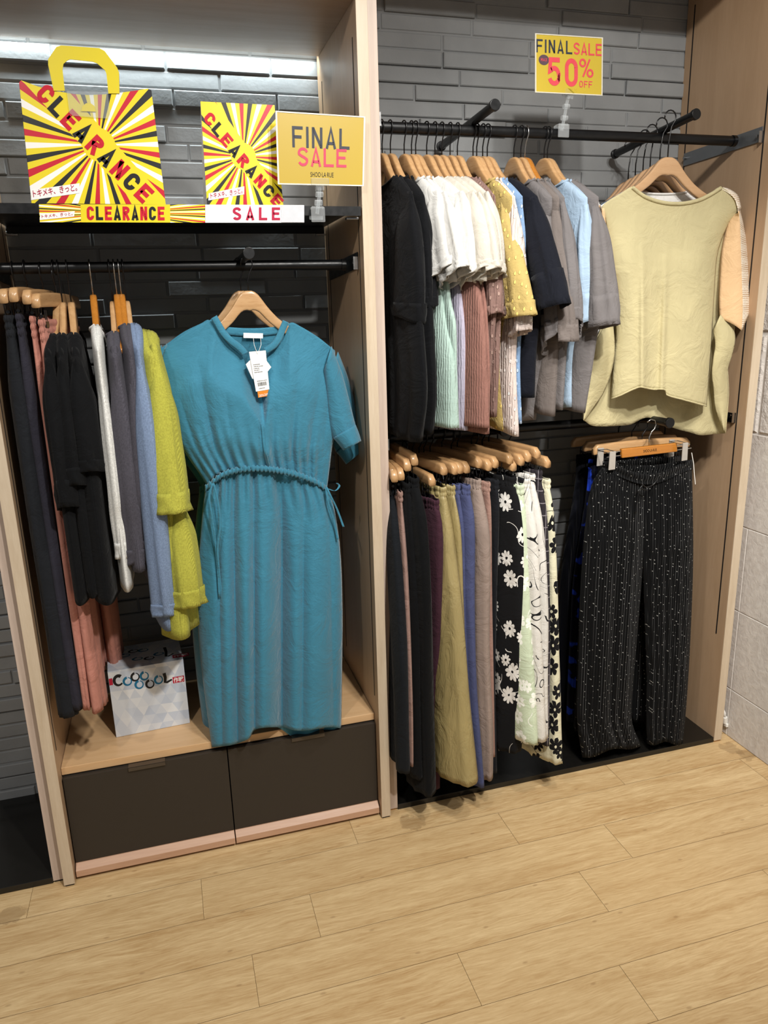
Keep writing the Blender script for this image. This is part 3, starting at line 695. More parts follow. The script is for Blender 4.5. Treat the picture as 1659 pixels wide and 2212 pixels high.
mb = MB(); mb.poly([PS(*p, .0012) for p in [(.76, .02), (1, .02), (1, .98), (.76, .98)]]); mb.build('clear_film', plain('clear_film_grey', '#cdd0d6', .12), e, fix=False)
# clear sign clips
def clip_stand(parent_name, pts, y, w, label):
    """clear plastic clip: top jaw, jointed stem, bottom jaw; pts are (px,py) from top to bottom"""
    p = [at(a, b, 'y', y) for a, b in pts]; e = empty('sign_clip', p[-1], 0, label, 'clip', 'clear sign clips')
    t0 = p[0]; mb = MB().box((t0.x - w, y - .012, t0.z - .004), (t0.x + w, y - .006, t0.z + .012)).box((t0.x - w * .85, y + .004, t0.z - .004), (t0.x + w * .85, y + .010, t0.z + .010)).box((t0.x - w * .45, y - .009, t0.z - .015), (t0.x + w * .45, y + .007, t0.z - .003))
    mb.build('sign_jaw', M['acrylic'], e, bevel=.0015)
    mb = MB().tube(p, .0045, 12)
    for q_ in p[1:-1]: mb.tube([q_ - Vector((.009, 0, 0)), q_ + Vector((.009, 0, 0))], .0065, 12)
    mb.build('stem', M['acrylic'], e)
    b = p[-1]; mb = MB().box((b.x - .017, y - .014, b.z - .020), (b.x + .017, y - .010, b.z + .014)).box((b.x - .017, y + .012, b.z - .012), (b.x + .017, y + .016, b.z + .014)).box((b.x - .015, y - .012, b.z + .010), (b.x + .015, y + .014, b.z + .016))
    mb.build('base_jaw', M['acrylic'], e, bevel=.0015); return e
def price_sign(corners, y, label, name='sale_sign'):
    q = world_quad(corners, y); e = empty(name, ((q[0].x + q[1].x) / 2, y, q[2].z), 0, label, 'sign')
    MB().prism(q, (0, .0016, 0)).build('paper', M['gold'] if name == 'sale_sign' else M['gold'], e)
    mb = MB(); P = Plane(*q); k = .016
    fr = [(-k, -k), (1 + k, -k), (1 + k, 1 + k), (-k, 1 + k)]; iN = [(0.002, .002), (.998, .002), (.998, .998), (.002, .998)]
    for i in range(4):
        j = (i + 1) % 4; mb.poly([P(*fr[i], .0008), P(*fr[j], .0008), P(*iN[j], .0008), P(*iN[i], .0008)]); mb.poly([P(*fr[j], -.0016), P(*fr[i], -.0016), P(*iN[i], -.0016), P(*iN[j], -.0016)])
        mb.poly([P(*fr[j], .0008), P(*fr[i], .0008), P(*fr[i], -.0016), P(*fr[j], -.0016)])
    mb.build('sleeve_border', plain('sleeve_border_white', '#e3dfcf', .25), e, fix=False)
    return e, P
e, P = price_sign([(598, 242), (786, 254), (783, 400), (603, 396)], -.020, 'golden final sale sign in a clear sleeve, clipped to the metal shelf')
letters(P, 'FINAL', .165, .52, .835, .82, [INK['navy']], 'final_lettering', e, w=.64, t=.15, gap=.2)
letters(P, 'SALE', .225, .255, .80, .525, [INK['pink']], 'sale_lettering', e, w=.68, t=.15, gap=.17)
font_letters(P, 'SHOO·LA·RUE', .37, .105, .645, .175, INK['black'], 'shop_lettering', e, .0)
clip_stand('', [(690, 398), (690, 420), (688, 438), (685, 462)], -.012, .022, 'clear plastic clip holding the golden final sale sign on the shelf')
M['gold'] = paper('bright_yellow_paper', '#cfb53f')
e, P = price_sign([(1158, 74), (1300, 83), (1299, 205), (1158, 198)], .138, 'yellow final sale max 50 percent off sign above the upper rail')
letters(P, 'FINAL', .0, .69, .545, .92, [INK['navy']], 'final_lettering', e, w=.60, t=.15, gap=.2)
letters(P, 'SALE', .565, .69, 1.0, .90, [INK['coral']], 'sale_lettering', e, w=.66, t=.15, gap=.14)
letters(P, '50', .175, .12, .63, .62, [INK['coral']], 'fifty_lettering', e, w=.62, t=.17, gap=.2)
letters(P, '%', .66, .305, .865, .62, [INK['coral']], 'percent_lettering', e, w=.60, t=.16)
letters(P, 'OFF', .655, .115, .855, .235, [INK['coral']], 'off_lettering', e, w=.66, t=.15, gap=.2)
mb = MB(); c_ = (.115, .565)
mb.poly([P(c_[0] + .075 * (1 + .06 * (k % 2)) * cos(2 * pi * k / 48), c_[1] + .088 * (1 + .06 * (k % 2)) * sin(2 * pi * k / 48), .0005) for k in range(48)]); badge = mb.build('round_badge', INK['plum'], e, fix=False)
letters(P, 'MAX', .07, .54, .162, .595, [INK['coral']], 'max_lettering', badge, o=.0010, w=.66, t=.14, gap=.16)
clip_stand('', [(1229, 203), (1223, 230), (1219, 255), (1213, 282)], .150, .020, 'clear plastic clip holding the 50 percent sign on the upper rail')
# printed box on the bench
def box_mat():
    t = NT('grey_triangle_print'); x, y, z = t.sep(t.co); s = 1 / .030; yy = t.math('ADD', z, y)
    a = t.math('FLOOR', t.math('MULTIPLY', yy, s)); b = t.math('FLOOR', t.math('ADD', t.math('MULTIPLY', x, s * .9), t.math('MULTIPLY', yy, s * .5))); c = t.math('FLOOR', t.math('SUBTRACT', t.math('MULTIPLY', x, s * .9), t.math('MULTIPLY', yy, s * .5)))
    w = t.n('TexWhiteNoise'); w.noise_dimensions = '3D'; t.l(t.comb(a, b, c), w.inputs['Vector'])
    cr = t.mix(w.outputs['Value'], hx('#b9c4d4'), hx('#dfe2e4'))
    return t.fin(cr, .3, spec=.5)
TLb, TRb = at(246, 1459, 'y', .165), at(399, 1430, 'y', .178)
z0 = .3452; BLb, BRb = at(251, 1596, 'z', z0), at(409, 1562, 'z', z0)
fl_, fr_ = Vector((BLb.x, .163, z0)), Vector((BRb.x + .002, .176, z0)); hb = .212
dirb = Vector((-.013, .2, 0)).normalized() * .165
e = empty('printed_box', (fl_ + fr_) / 2 + dirb / 2, 0, 'grey white cardboard box with COOL lettering, standing on the bench', 'box')
up = Vector((0, 0, hb))
MB().prism([fl_, fr_, fr_ + dirb, fl_ + dirb], up).build('carton', box_mat(), e, bevel=.0008)
PF = Plane(fl_ + up, fr_ + up, fr_, fl_); PT = Plane(fl_ + up + dirb, fr_ + up + dirb, fr_ + up, fl_ + up)
def brush_ring(P, a, b, ra, rb_, mat, name, a0=60, sweep=330, t0=.028, t1=.006, o=.0006):
    mb = MB(); n = 26; prev = None
    for i in range(n + 1):
        f = i / n; an = radians(a0 + sweep * f); th = t0 + (t1 - t0) * f
        p = (P(a + (ra + th / 2) * cos(an), b + (rb_ + th / 2) * sin(an), o), P(a + (ra - th / 2) * cos(an), b + (rb_ - th / 2) * sin(an), o))
        if prev: mb.poly([prev[0], p[0], p[1], prev[1]])
        prev = p
    return mb.build(name, mat, e, fix=False)
def brush_line(P, pts, t0, t1, mat, name, o=.0006):
    mb = MB()
    for i, q in enumerate(stroke(pts, 1)): pass
    L = []; n = len(pts)
    for i, p in enumerate(pts):
        a = pts[max(i - 1, 0)]; b = pts[min(i + 1, n - 1)]; dx, dy = b[0] - a[0], b[1] - a[1]; l = sqrt(dx * dx + dy * dy); th = (t0 + (t1 - t0) * i / (n - 1)) / 2
        L.append((P(p[0] - dy / l * th, p[1] + dx / l * th, o), P(p[0] + dy / l * th, p[1] - dx / l * th, o)))
    for a, b in zip(L, L[1:]): mb.poly([a[1], b[1], b[0], a[0]])
    return mb.build(name, mat, e, fix=False)
def cool_word(P, f, so, stamp):
    brush_ring(P, *f(.125, .85), .055 * so, .070, INK['black'], 'letter_c', 50, 270, .050, .024)
    for a, b, m in [(.24, .815, 'teal'), (.345, .86, 'black'), (.465, .85, 'teal'), (.385, .735, 'teal'), (.525, .715, 'black'), (.645, .755, 'teal')]:
        brush_ring(P, *f(a, b), .050 * so, .056, INK[m], 'letter_o', 95, 345, .036, .010)
    brush_line(P, [f(*p) for p in [(.725, .84), (.735, .77), (.725, .70), (.75, .695), (.82, .725)]], .044, .026, INK['black'], 'letter_l')
    mb = MB(); mb.poly([P(*f(*p), .0005) for p in stamp]); stp = mb.build('red_stamp', INK['stamp'], e, fix=False)
    vs, fs, _ = font_mesh('作戦', 1, .02); mb = MB()
    x0, y0 = stamp[0]; x1, y1 = stamp[2]
    for ff in fs: mb.poly([P(*f(x0 + .01 + (x1 - x0 - .02) * vs[i][0], y0 + .008 + (y1 - y0 - .016) * vs[i][1]), .0010) for i in ff])
    mb.build('stamp_lettering', INK['white'], stp, fix=False)
cool_word(PF, lambda a, b: (a, b), 1, [(.83, .66), (.985, .66), (.985, .755), (.83, .755)])
mb = MB(); mb.poly([PF(*p, .0005) for p in [(.004, .80), (.05, .80), (.05, .90), (.004, .90)]]); mb.build('red_stamp', INK['stamp'], e, fix=False)
cool_word(PT, lambda a, b: (a * 1.12 - .03, .12 + (b - .66) * 2.9), 1.25, [(.80, .655), (1.0, .655), (1.0, .70), (.80, .70)])
# ------------------------------------------------------------------ garments
def frame_of(hook, psi):
    """hook point and yaw -> (u_dir, t_dir, rz); local x = along the hanger (near end +), local y = thickness"""
    a = radians(psi); u = Vector((sin(a), -cos(a), 0)); t = Vector((cos(a), sin(a), 0)); return u, t, a - pi / 2
def to_local(px, py, hook, u, t):
    d = ray(px, py); k = (hook - CAM).dot(t) / d.dot(t); p = CAM + d * k - hook; return (p.dot(u), p.z)
def sgnpow(v, p): return (abs(v) ** p) * (1 if v >= 0 else -1)
class Folds:
    def __init__(s, seed, amp=.008, k=3, grow=1.0):
        r = random.Random(seed); s.w = [(r.uniform(.6, 1.4) * (i + 1) * k / 2, r.uniform(0, 6.28), r.uniform(-1.2, 1.2), r.uniform(.4, 1) / (1 + .5 * i)) for i in range(4)]; s.amp = amp; s.grow = grow
    def __call__(s, u, v):
        return s.amp * (v ** s.grow) * sum(a * sin(2 * pi * f * u * .5 + p + q * v * 2) for f, p, q, a in s.w) / 2
def body_mesh(mb, W, top_f, top_b, bot, thick, folds, nu=44, nv=40, off=0.0, tmin=.0105, far=None, bot_b=None, nw=.118):
    """front and back sheets; W(z): half width on the near side, far(z) on the far side; u>0 near"""
    far = far or W
    for side in (1, -1):
        top = top_f if side > 0 else top_b; bt = bot if (side > 0 or bot_b is None) else bot_b
        def P(i, j):
            u = -cos(pi * i); jj = j ** 1.5; zt = top(u); z = zt + jj * (bt(u) - zt)
            w = W(z) if u > 0 else far(z); x = u * w; lens = max(0, 1 - abs(u) ** 4.5) ** .55
            shoulder = smooth(nw - .012, nw + .004, abs(x)); cap = sqrt(max(0, 1 - (1 - min(1, (zt - z) / .018)) ** 2))
            d = (tmin + (thick - tmin) * smooth(0, .22, jj)) * (1 - shoulder + shoulder * cap)
            t = side * d * lens + folds(u * 1.0, jj) * (1 - abs(u) ** 6) + folds(u + 3.3, jj) * .45 * side * lens
            return (x, t + off, z)
        mb.grid(P, nu, nv)
def tube_mesh(mb, O, I, thick, folds, n=36, nv=30, off=0.0, cap=True, fold_side=.5, p=.8, mi=0, mf=None, rip=.0022):
    """flat tube between an outer edge O(s)->(u,z) and an inner edge I(s)"""
    def P(i, j):
        ph = 2 * pi * i; c = cos(ph); s = sin(ph); o, q = O(j), I(j)
        k = (1 + c) / 2; x = q[0] + (o[0] - q[0]) * k; z = q[1] + (o[1] - q[1]) * k
        tk = thick(j) if callable(thick) else thick
        t = tk * sgnpow(s, p) + folds(c, j) * (1 - c ** 8) + fold_side * folds(c + 2.1, j) * s
        pf = getattr(folds, 'w', ((0, 1.7),))[0][1]; g = rip * (.35 + .65 * j) * (sin(7 * ph + pf + 2.5 * sin(2.2 * j + pf)) + .7 * sin(12 * ph + 2 * pf - 3 * j) + .5 * sin(9 * j + 3 * ph + pf)); x += g * c; t += g * s
        return (x, t + off, z)
    mb.grid(P, n, nv, True, mi, mf)
def make_top(name, label, cat, group, hook, psi, mat, spec, seed):
    """side-hung or front-hung top on a hanger. hook: Vector on the rail axis. Everything in hanger-local coordinates"""
    u, t, rz = frame_of(hook, psi); e = empty(name, hook, rz, label, cat, group)
    L = lambda pts: [to_local(px, py, hook, u, t) if abs(px) > 3 else (px, py) for px, py in pts]
    sw = spec.get('sw', .224); nw = spec.get('nw', .118); dz = spec.get('dz', 0); zn = -.137 + dz; zs = -.196 + dz; zb = spec['zb']
    thick = spec.get('thick', .026); tm = spec.get('tmin', max(.013, thick * .6)); off = spec.get('off', 0.0); dip = spec.get('dip', .05); hemw = spec.get('hw', .235)
    edge = spec.get('edge')
    if edge:
        E_ = sorted([(-z, x) for x, z in L(edge)]); W = lambda z: max(cubic(E_, -z), spec.get('clamp', .192) * smooth(zs - .22, zs - .02, z)); zb = -E_[-1][0]
    else:
        E_ = [(-zs, sw), (-zs + .12, sw * 1.03), (-zb, hemw)]; W = lambda z: cubic(E_, -z)
    far = lambda z: sw + (hemw - sw) * smooth(zs, zb, z)
    def top(d):
        def f(q):
            x = abs(q) * sw
            if x > nw: return zn + (zs - zn) * ((x - nw) / (sw - nw)) ** 1.15
            return zn - d * sqrt(max(0, 1 - (x / nw) ** 2))
        return f
    fo = Folds(seed, spec.get('fold', .007), spec.get('fk', 3))
    r = random.Random(seed); ph = r.uniform(0, 6)
    bot = lambda q: zb + .006 * sin(q * 5 + ph) - .004 * q * q + spec.get('slant', 0) * q
    mb = MB(); body_mesh(mb, W, top(dip), top(dip * .35), bot, thick, fo, off=off, far=far, tmin=tm, nw=nw)
    mats = mat if isinstance(mat, list) else [mat]
    mb.build('shirt_body', mats[0], e, smooth=True, local=True, solid=.0014)
    for d_, nm in ((dip, 'front'),):
        mb = MB(); pts = []
        for k in range(25):
            x = -nw + 2 * nw * k / 24; pts.append((x, off + tm * (1 - smooth(nw - .012, nw + .004, abs(x))) + .001, zn - d_ * sqrt(max(0, 1 - (x / nw) ** 2)) - .002))
        pts2 = [(x, off - (y - off), zn - d_ * .35 * sqrt(max(0, 1 - (x / nw) ** 2)) - .002) for x, y, z in pts]
        mb.tube(pts, .0034, 8); mb.tube(pts2, .0034, 8); mb.build('neckband', mats[0], e, smooth=True, local=True)
    for k, sl in enumerate(spec.get('sleeves', [])):
        O = L(sl['O']); I = L(sl['I']); tk = sl.get('t', .026); so = sl.get('off', off)
        f2 = Folds(seed + 11 + k, sl.get('fold', .011), 2.6, .6); m2 = sl.get('mat', mats[0])
        th = lambda s, tk=tk: tk * (.35 + .65 * smooth(0, .35, s)) * (1 + .15 * s)
        mb = MB(); tube_mesh(mb, lambda s: interp(O, s), lambda s: interp(I, s), th, f2, off=so)
        so_ = mb.build('sleeve', m2, e, smooth=True, local=True, solid=.0014)
        if sl.get('cuff', 1):
            c0 = sl.get('c0', .86); mb = MB()
            def Oc(s): a = interp(O, c0 + (1 - c0) * s); return a
            def Ic(s): return interp(I, c0 + (1 - c0) * s)
            tube_mesh(mb, lambda s: tuple(a + (a - b) * .012 for a, b in zip(Oc(s), Ic(s))), lambda s: tuple(b - (a - b) * .012 for a, b in zip(Oc(s), Ic(s))), lambda s: th(c0 + (1 - c0) * s) + .0016, lambda c, s: f2(c, c0 + (1 - c0) * s), nv=5, off=so)
            mb.build('cuff', sl.get('cmat', m2), so_, smooth=True, local=True, solid=.0014)
        if sl.get('far', 1):
            O2 = [(-a, b) for a, b in O]; I2 = [(-a, b) for a, b in I]
            O2 = [(max(a, -.30), b) for a, b in O2]
            mb = MB(); tube_mesh(mb, lambda s: interp(O2, s), lambda s: interp(I2, s), th, f2, n=24, nv=16, off=so)
            mb.build('sleeve', m2, e, smooth=True, local=True)
    for ly in spec.get('layers', []):
        P_ = L(ly['edge']); E2 = sorted([(-z, x) for x, z in P_]); z0, z1 = -E2[0][0], -E2[-1][0]
        tk = ly.get('t', .024); f3 = Folds(seed + 40, ly.get('fold', .008), 5); of = ly.get('off', off)
        mb = MB(); tube_mesh(mb, lambda s: (cubic(E2, -(z0 + (z1 - z0) * s)), z0 + (z1 - z0) * s), lambda s: (-.17 - .03 * s, z0 + (z1 - z0) * s), lambda s: tk * (.75 + .35 * s), f3, n=56, off=of, p=.75)
        mb.build(ly['name'], ly['mat'], e, smooth=True, local=True, solid=.0012)
    return e
FB = {}
def fab(c, kind='plain', pattern=None, **kw):
    k = (c, kind, str(pattern), str(kw))
    if k not in FB: FB[k] = fabric('cloth_' + kind + '_' + c.strip('#'), c, kind, pattern, **kw)
    return FB[k]
YR, ZR = .168, 2.013
def hook_on(px, y, z):
    py = 262 + (px - 820) * .045
    p = at(px, py, 'y', y); return Vector((p.x, y, z))
# ---- upper rail of the double-rail bay ------------------------------------------------
BLACK = fab('#0c0d10'); WHITE = fab('#c6c5c1'); OFFW = fab('#bfb9ad'); MINT = fab('#a2b9b0', 'crinkle'); LAV = fab('#a8a3b4', 'crinkle'); ROSE = fab('#8d665c', 'crinkle')
BROWN = fab('#80665f', 'crinkle', ('dash', 38, '#a58a80')); YEL = fab('#b39d62', 'crepe', ('dash', 38, '#e2c873')); PINKW = fab('#cdbfb8', 'crinkle', ('dash', 38, '#f4ece6'))
BLUED = fab('#7c98ba', 'crepe', ('dash', 38, '#b7cbe4')); NAVY = fab('#14161e'); GREY = fab('#6f6b6b'); LBLUE = fab('#9db3c8'); MOCHA = fab('#6f6763')
def S(O, I, **k): d = dict(O=O, I=I); d.update(k); return d
sh_near = lambda dx=0: None
GB = 'short-sleeved tops on the upper rail'; GH = 'wooden hangers on the upper rail'
tops = [
 (824, 4, BLACK, 'black top nearest the middle upright, on the upper rail', dict(zb=-.85, edge=[(890, 412), (900, 520), (910, 700), (918, 850), (905, 950)], thick=.027, sleeves=[S([(888, 412), (898, 470), (905, 540), (909, 620), (908, 700)], [(850, 440), (850, 520), (846, 590), (843, 640), (841, 652)], t=.027)])),
 (842, 8, BLACK, 'second black top, between the first black top and the white tee with mint layer', dict(zb=-.82, edge=[(914, 415), (926, 520), (932, 700), (938, 850), (930, 940)], thick=.03, sleeves=[S([(912, 415), (922, 480), (924, 560), (928, 620), (930, 664)], [(880, 450), (886, 520), (890, 580), (895, 615), (897, 627)], t=.026)])),
 (872, 10, WHITE, 'white tee whose wide sleeve covers a mint pleated layer tied with a knot', dict(zb=-.34, thick=.026, edge=[(948, 411), (957, 480), (962, 560), (964, 600)], sleeves=[S([(947, 411), (958, 440), (972, 490), (982, 535), (989, 568)], [(915, 430), (919, 490), (918, 560), (918, 605), (925, 634)], t=.03)], layers=[dict(name='mint_pleated_layer', mat=MINT, edge=[(950, 590), (955, 640), (964, 700), (976, 760), (984, 850), (986, 925)], t=.03)])),
 (888, 7, WHITE, 'white tee with a mint pleated layer, half hidden behind the knotted one', dict(zb=-.33, thick=.024, edge=[(961, 413), (972, 480), (980, 560), (984, 600)], sleeves=[S([(961, 413), (977, 450), (990, 500), (1000, 545), (1008, 575)], [(935, 440), (940, 500), (945, 560), (955, 600), (963, 625)], t=.024)], layers=[dict(name='mint_pleated_layer', mat=MINT, edge=[(968, 600), (973, 650), (983, 700), (985, 800), (987, 912)], t=.02)])),
 (897, 14, WHITE, 'white tee over a lavender pleated layer', dict(zb=-.33, thick=.026, edge=[(1000, 412), (1012, 480), (1018, 560), (1020, 600)], sleeves=[S([(1000, 412), (1016, 450), (1027, 500), (1033, 550), (1035, 587)], [(960, 440), (962, 500), (960, 560), (960, 600), (963, 632)], t=.03)], layers=[dict(name='lavender_pleated_layer', mat=LAV, edge=[(990, 600), (998, 650), (1004, 720), (1006, 820), (1007, 930)], t=.024)])),
 (921, 11, OFFW, 'ivory tee over a dusty rose pleated layer', dict(zb=-.33, thick=.026, edge=[(1022, 412), (1036, 480), (1046, 560), (1050, 600)], sleeves=[S([(1022, 412), (1040, 450), (1052, 500), (1058, 545), (1060, 574)], [(985, 440), (990, 500), (994, 560), (998, 605), (1003, 636)], t=.028)], layers=[dict(name='rose_pleated_layer', mat=ROSE, edge=[(1030, 600), (1040, 650), (1047, 720), (1050, 820), (1051, 924)], t=.03)])),
 (939, 9, OFFW, 'ivory tee with short sleeve, second layered in dusty rose', dict(zb=-.33, thick=.022, edge=[(1035, 413), (1050, 480), (1058, 560), (1060, 590)], sleeves=[S([(1035, 413), (1055, 450), (1067, 500), (1073, 545), (1076, 578)], [(1010, 440), (1016, 500), (1022, 560), (1028, 595), (1034, 620)], t=.022)], layers=[dict(name='rose_pleated_layer', mat=ROSE, edge=[(1040, 600), (1048, 650), (1052, 720), (1056, 820), (1055, 938)], t=.02)])),
 (954, 9, OFFW, 'ivory tee hanging just before the brown dotted blouse', dict(zb=-.36, thick=.022, edge=[(1054, 413), (1066, 480), (1072, 560), (1074, 600)], sleeves=[S([(1054, 413), (1068, 450), (1077, 500), (1081, 550), (1083, 588)], [(1030, 440), (1036, 500), (1040, 560), (1044, 595), (1048, 622)], t=.022)])),
 (972, 6, BROWN, 'brown blouse with woven dots, beside the yellow dotted blouse', dict(zb=-.70, thick=.022, edge=[(1056, 415), (1068, 520), (1072, 640), (1060, 780), (1052, 900)], sleeves=[S([(1056, 415), (1070, 500), (1076, 580), (1078, 640), (1077, 676)], [(1035, 440), (1045, 520), (1052, 600), (1058, 650), (1062, 690)], t=.02)])),
 (988, 6, BROWN, 'second brown dotted blouse, mostly hidden behind the first', dict(zb=-.68, thick=.02, edge=[(1068, 416), (1076, 520), (1080, 640), (1076, 780), (1070, 900)])),
 (1022, 9, YEL, 'mustard yellow blouse with small woven dots and a wide cuffed sleeve', dict(zb=-.75, thick=.022, edge=[(1095, 428), (1104, 540), (1106, 640), (1090, 780), (1094, 925)], sleeves=[S([(1092, 424), (1106, 480), (1124, 550), (1142, 620), (1154, 680)], [(1072, 440), (1076, 500), (1077, 570), (1075, 640), (1073, 696)], t=.028, c0=.86)])),
 (1030, 8, PINKW, 'pale pinkish white blouse with woven dots, behind the mustard one', dict(zb=-.76, thick=.024, edge=[(1112, 432), (1124, 520), (1120, 640), (1112, 780), (1119, 938)], sleeves=[S([(1112, 432), (1122, 500), (1130, 580), (1136, 640), (1141, 712)], [(1095, 450), (1100, 520), (1106, 600), (1108, 660), (1110, 728)], t=.018)])),
 (1043, 8, BLUED, 'sky blue dotted blouse squeezed before the navy top', dict(zb=-.72, thick=.020, edge=[(1128, 440), (1134, 520), (1130, 640), (1122, 780), (1126, 917)])),
 (1053, 15, NAVY, 'navy black top with seamed wide sleeve, between blue and grey tops', dict(zb=-.60, thick=.030, edge=[(1160, 424), (1172, 520), (1168, 640), (1156, 760), (1152, 852)], sleeves=[S([(1158, 422), (1174, 470), (1193, 530), (1210, 590), (1226, 655)], [(1134, 445), (1136, 500), (1136, 570), (1136, 630), (1138, 688)], t=.03, c0=.70)])),
 (1111, 6, GREY, 'grey top with a draped side, first of the grey ones', dict(zb=-.72, thick=.028, edge=[(1178, 430), (1188, 520), (1190, 640), (1176, 760), (1153, 905)], sleeves=[S([(1178, 430), (1192, 500), (1202, 590), (1210, 660), (1216, 715)], [(1160, 450), (1166, 520), (1170, 600), (1174, 670), (1180, 768)], t=.024)])),
 (1126, 6, MOCHA, 'warm grey top with drooping sleeve, second of the grey ones', dict(zb=-.70, thick=.028, edge=[(1200, 432), (1210, 520), (1212, 640), (1204, 760), (1196, 893)], sleeves=[S([(1200, 432), (1214, 500), (1226, 590), (1236, 670), (1238, 738)], [(1185, 450), (1192, 520), (1200, 600), (1206, 670), (1214, 734)], t=.022)])),
 (1135, 7, GREY, 'grey top with a pearl on its sleeve, hung on the orange hanger', dict(zb=-.68, thick=.024, edge=[(1218, 434), (1226, 520), (1230, 640), (1222, 760), (1214, 881)], sleeves=[S([(1218, 434), (1232, 500), (1242, 580), (1247, 640), (1246, 690)], [(1205, 450), (1214, 520), (1222, 600), (1230, 660), (1238, 735)], t=.02)])),
 (1177, 9, LBLUE, 'light blue top with seamed sleeve among the grey tops', dict(zb=-.66, thick=.026, edge=[(1268, 440), (1272, 540), (1262, 640), (1240, 760), (1236, 877)], sleeves=[S([(1268, 440), (1277, 500), (1281, 570), (1282, 640), (1282, 692)], [(1243, 460), (1247, 520), (1248, 600), (1245, 660), (1241, 728)], t=.028, c0=.72)])),
 (1184, 13, GREY, 'grey top with wide seamed sleeve next to the pale khaki blouse', dict(zb=-.70, thick=.028, edge=[(1292, 444), (1300, 540), (1296, 660), (1280, 780), (1262, 890)], sleeves=[S([(1290, 442), (1306, 500), (1318, 580), (1326, 640), (1331, 700)], [(1272, 460), (1276, 520), (1276, 600), (1270, 660), (1262, 716)], t=.03, c0=.72)])),
]
for i, (px, psi, mat, lab, spec) in enumerate(tops):
    hk = hook_on(px, YR, ZR); rz = frame_of(hk, psi)[2]
    kind = 'orange' if 'orange hanger' in lab else 'wood'
    short = lab.split(',')[0]
    hanger(kind, hk, rz, ('orange varnished' if kind == 'orange' else 'wooden') + ' hanger inside the ' + ' '.join(short.split()[:11]), GH).scale = (.90, 1, 1)
    spec.setdefault('fold', .015)
    make_top('tee_shirt' if 'tee' in lab else ('blouse' if 'blouse' in lab else 'short_sleeved_top'), lab, 'top', GB, hk, psi, mat, spec, 100 + i)
# knot under the first white sleeve, pearl on the grey sleeve
for o in COL.objects:
    if o.get('label', '').startswith('white tee whose'):
        hk = o.location; p = [at(a, b, 'y', .0) for a, b in [(938, 598), (946, 606), (952, 618), (944, 626), (938, 618)]]
        MB().tube(p, lambda s: .007 + .004 * sin(pi * s), 10).build('knot', MINT, o, smooth=True)
    if 'pearl' in o.get('label', ''):
        c = at(1240, 621, 'y', -.045); mb = MB()
        mb.grid(lambda i, j: c + Vector((sin(pi * j) * cos(2 * pi * i), sin(pi * j) * sin(2 * pi * i), cos(pi * j))) * .0052, 16, 10, True); mb.build('pearl_button', plain('pearl', '#e8e4dd', .15), o, smooth=True)
# ---- trousers ------------------------------------------------------------------------
def make_trousers(label, group, hook, psi, mat, edge_px, zw, spec, seed, name='trousers'):
    """clip-hung trousers seen edge-on: near edge traced on their own plane; two legs, gathered waistband"""
    u, t, rz = frame_of(hook, psi); e = empty(name, hook, rz, label, 'trousers', group)
    E_ = sorted([(-b, a) for a, b in [to_local(px, py, hook, u, t) for px, py in edge_px]]); zb = -E_[-1][0]
    W = lambda z: cubic(E_, -z)
    th = spec.get('t', .02); fw = spec.get('fw', .165); drift = spec.get('drift', 0.0)
    f = Folds(seed, spec.get('fold', .012), 4, .5)
    zz = lambda s: zw + (zb - zw) * s
    mb = MB()
    tk = lambda s: th * (.62 + .38 * smooth(0, .12, s)) * (1 + spec.get('flare', .15) * s)
    tube_mesh(mb, lambda s: (W(zz(s)), zz(s) + .008 * sin(s)), lambda s: (.01 + .05 * smooth(.25, 1, s), zz(s) - .004 * s), tk, f, n=30, nv=46, p=.7, cap=False)
    tube_mesh(mb, lambda s: (-.01 - .05 * smooth(.25, 1, s), zz(s) * (1 - .07 * s)), lambda s: (-fw - .03 * s, zz(s) * (1 - .07 * s)), tk, lambda c, s: f(c + 5, s), n=24, nv=30, p=.7)
    mb.build('legs', mat, e, smooth=True, local=True, solid=.0012)
    # gathered waistband: vertical ruffles around a flat loop
    w0 = W(zw); mb = MB(); hb_ = spec.get('band', .032); nr = 46
    def Pw(i, j):
        a = 2 * pi * i; c, s = cos(a), sin(a); x = (w0 + fw) / 2 * c + (w0 - fw) / 2; r = .0022 * sin(a * nr / 2 * (1 + .2 * sin(3 * a + seed))) * (1 + .3 * sin(9 * a))
        bulge = .003 * sin(pi * ((j * 2) % 1.0)) if 0 < j < 1 else 0
        return (x + r * c + bulge * c, (th * .72 + bulge) * sgnpow(s, .7) + r * s * 1.4, zw + hb_ * .62 - hb_ * j + .0015 * sin(a * 9))
    mb.grid(Pw, 140, 8, True); mb.build('waistband', mat, e, smooth=True, local=True, solid=.001)
    return e
ZL = 1.173
CH = fab('#171a1e', 'crepe'); DPINK = fab('#94786f'); BLK2 = fab('#0b0c0e'); BURG = fab('#3f2530', 'crepe'); OLIVE = fab('#9a8b5e', 'satin'); BLUE = fab('#474d70'); TAUPE = fab('#8f7f76'); DROSE = fab('#96776c'); SLATE = fab('#17181c')
FLB = fab('#121214', 'plain', ('flower', 13, '#dedbd5', 9, .44)); FLM = fab('#c3cfb4', 'plain', ('flower', 16, '#eef0e6', 6, .46)); FLW = fab('#d2cfc8', 'plain', ('lines', 7, '#1a1a1c', .045)); FLC = fab('#cfcbb0', 'plain', ('flower', 15, '#141416', 6, .56)); CHK = fab('#2b272b', 'plain', ('check', 28, '#7a7478'))
FLW2 = fab('#cfccc6', 'plain', ('lines', 5.5, '#202022', .03))
GP = 'trousers on the lower rail'; GC = 'clip hangers on the lower rail'
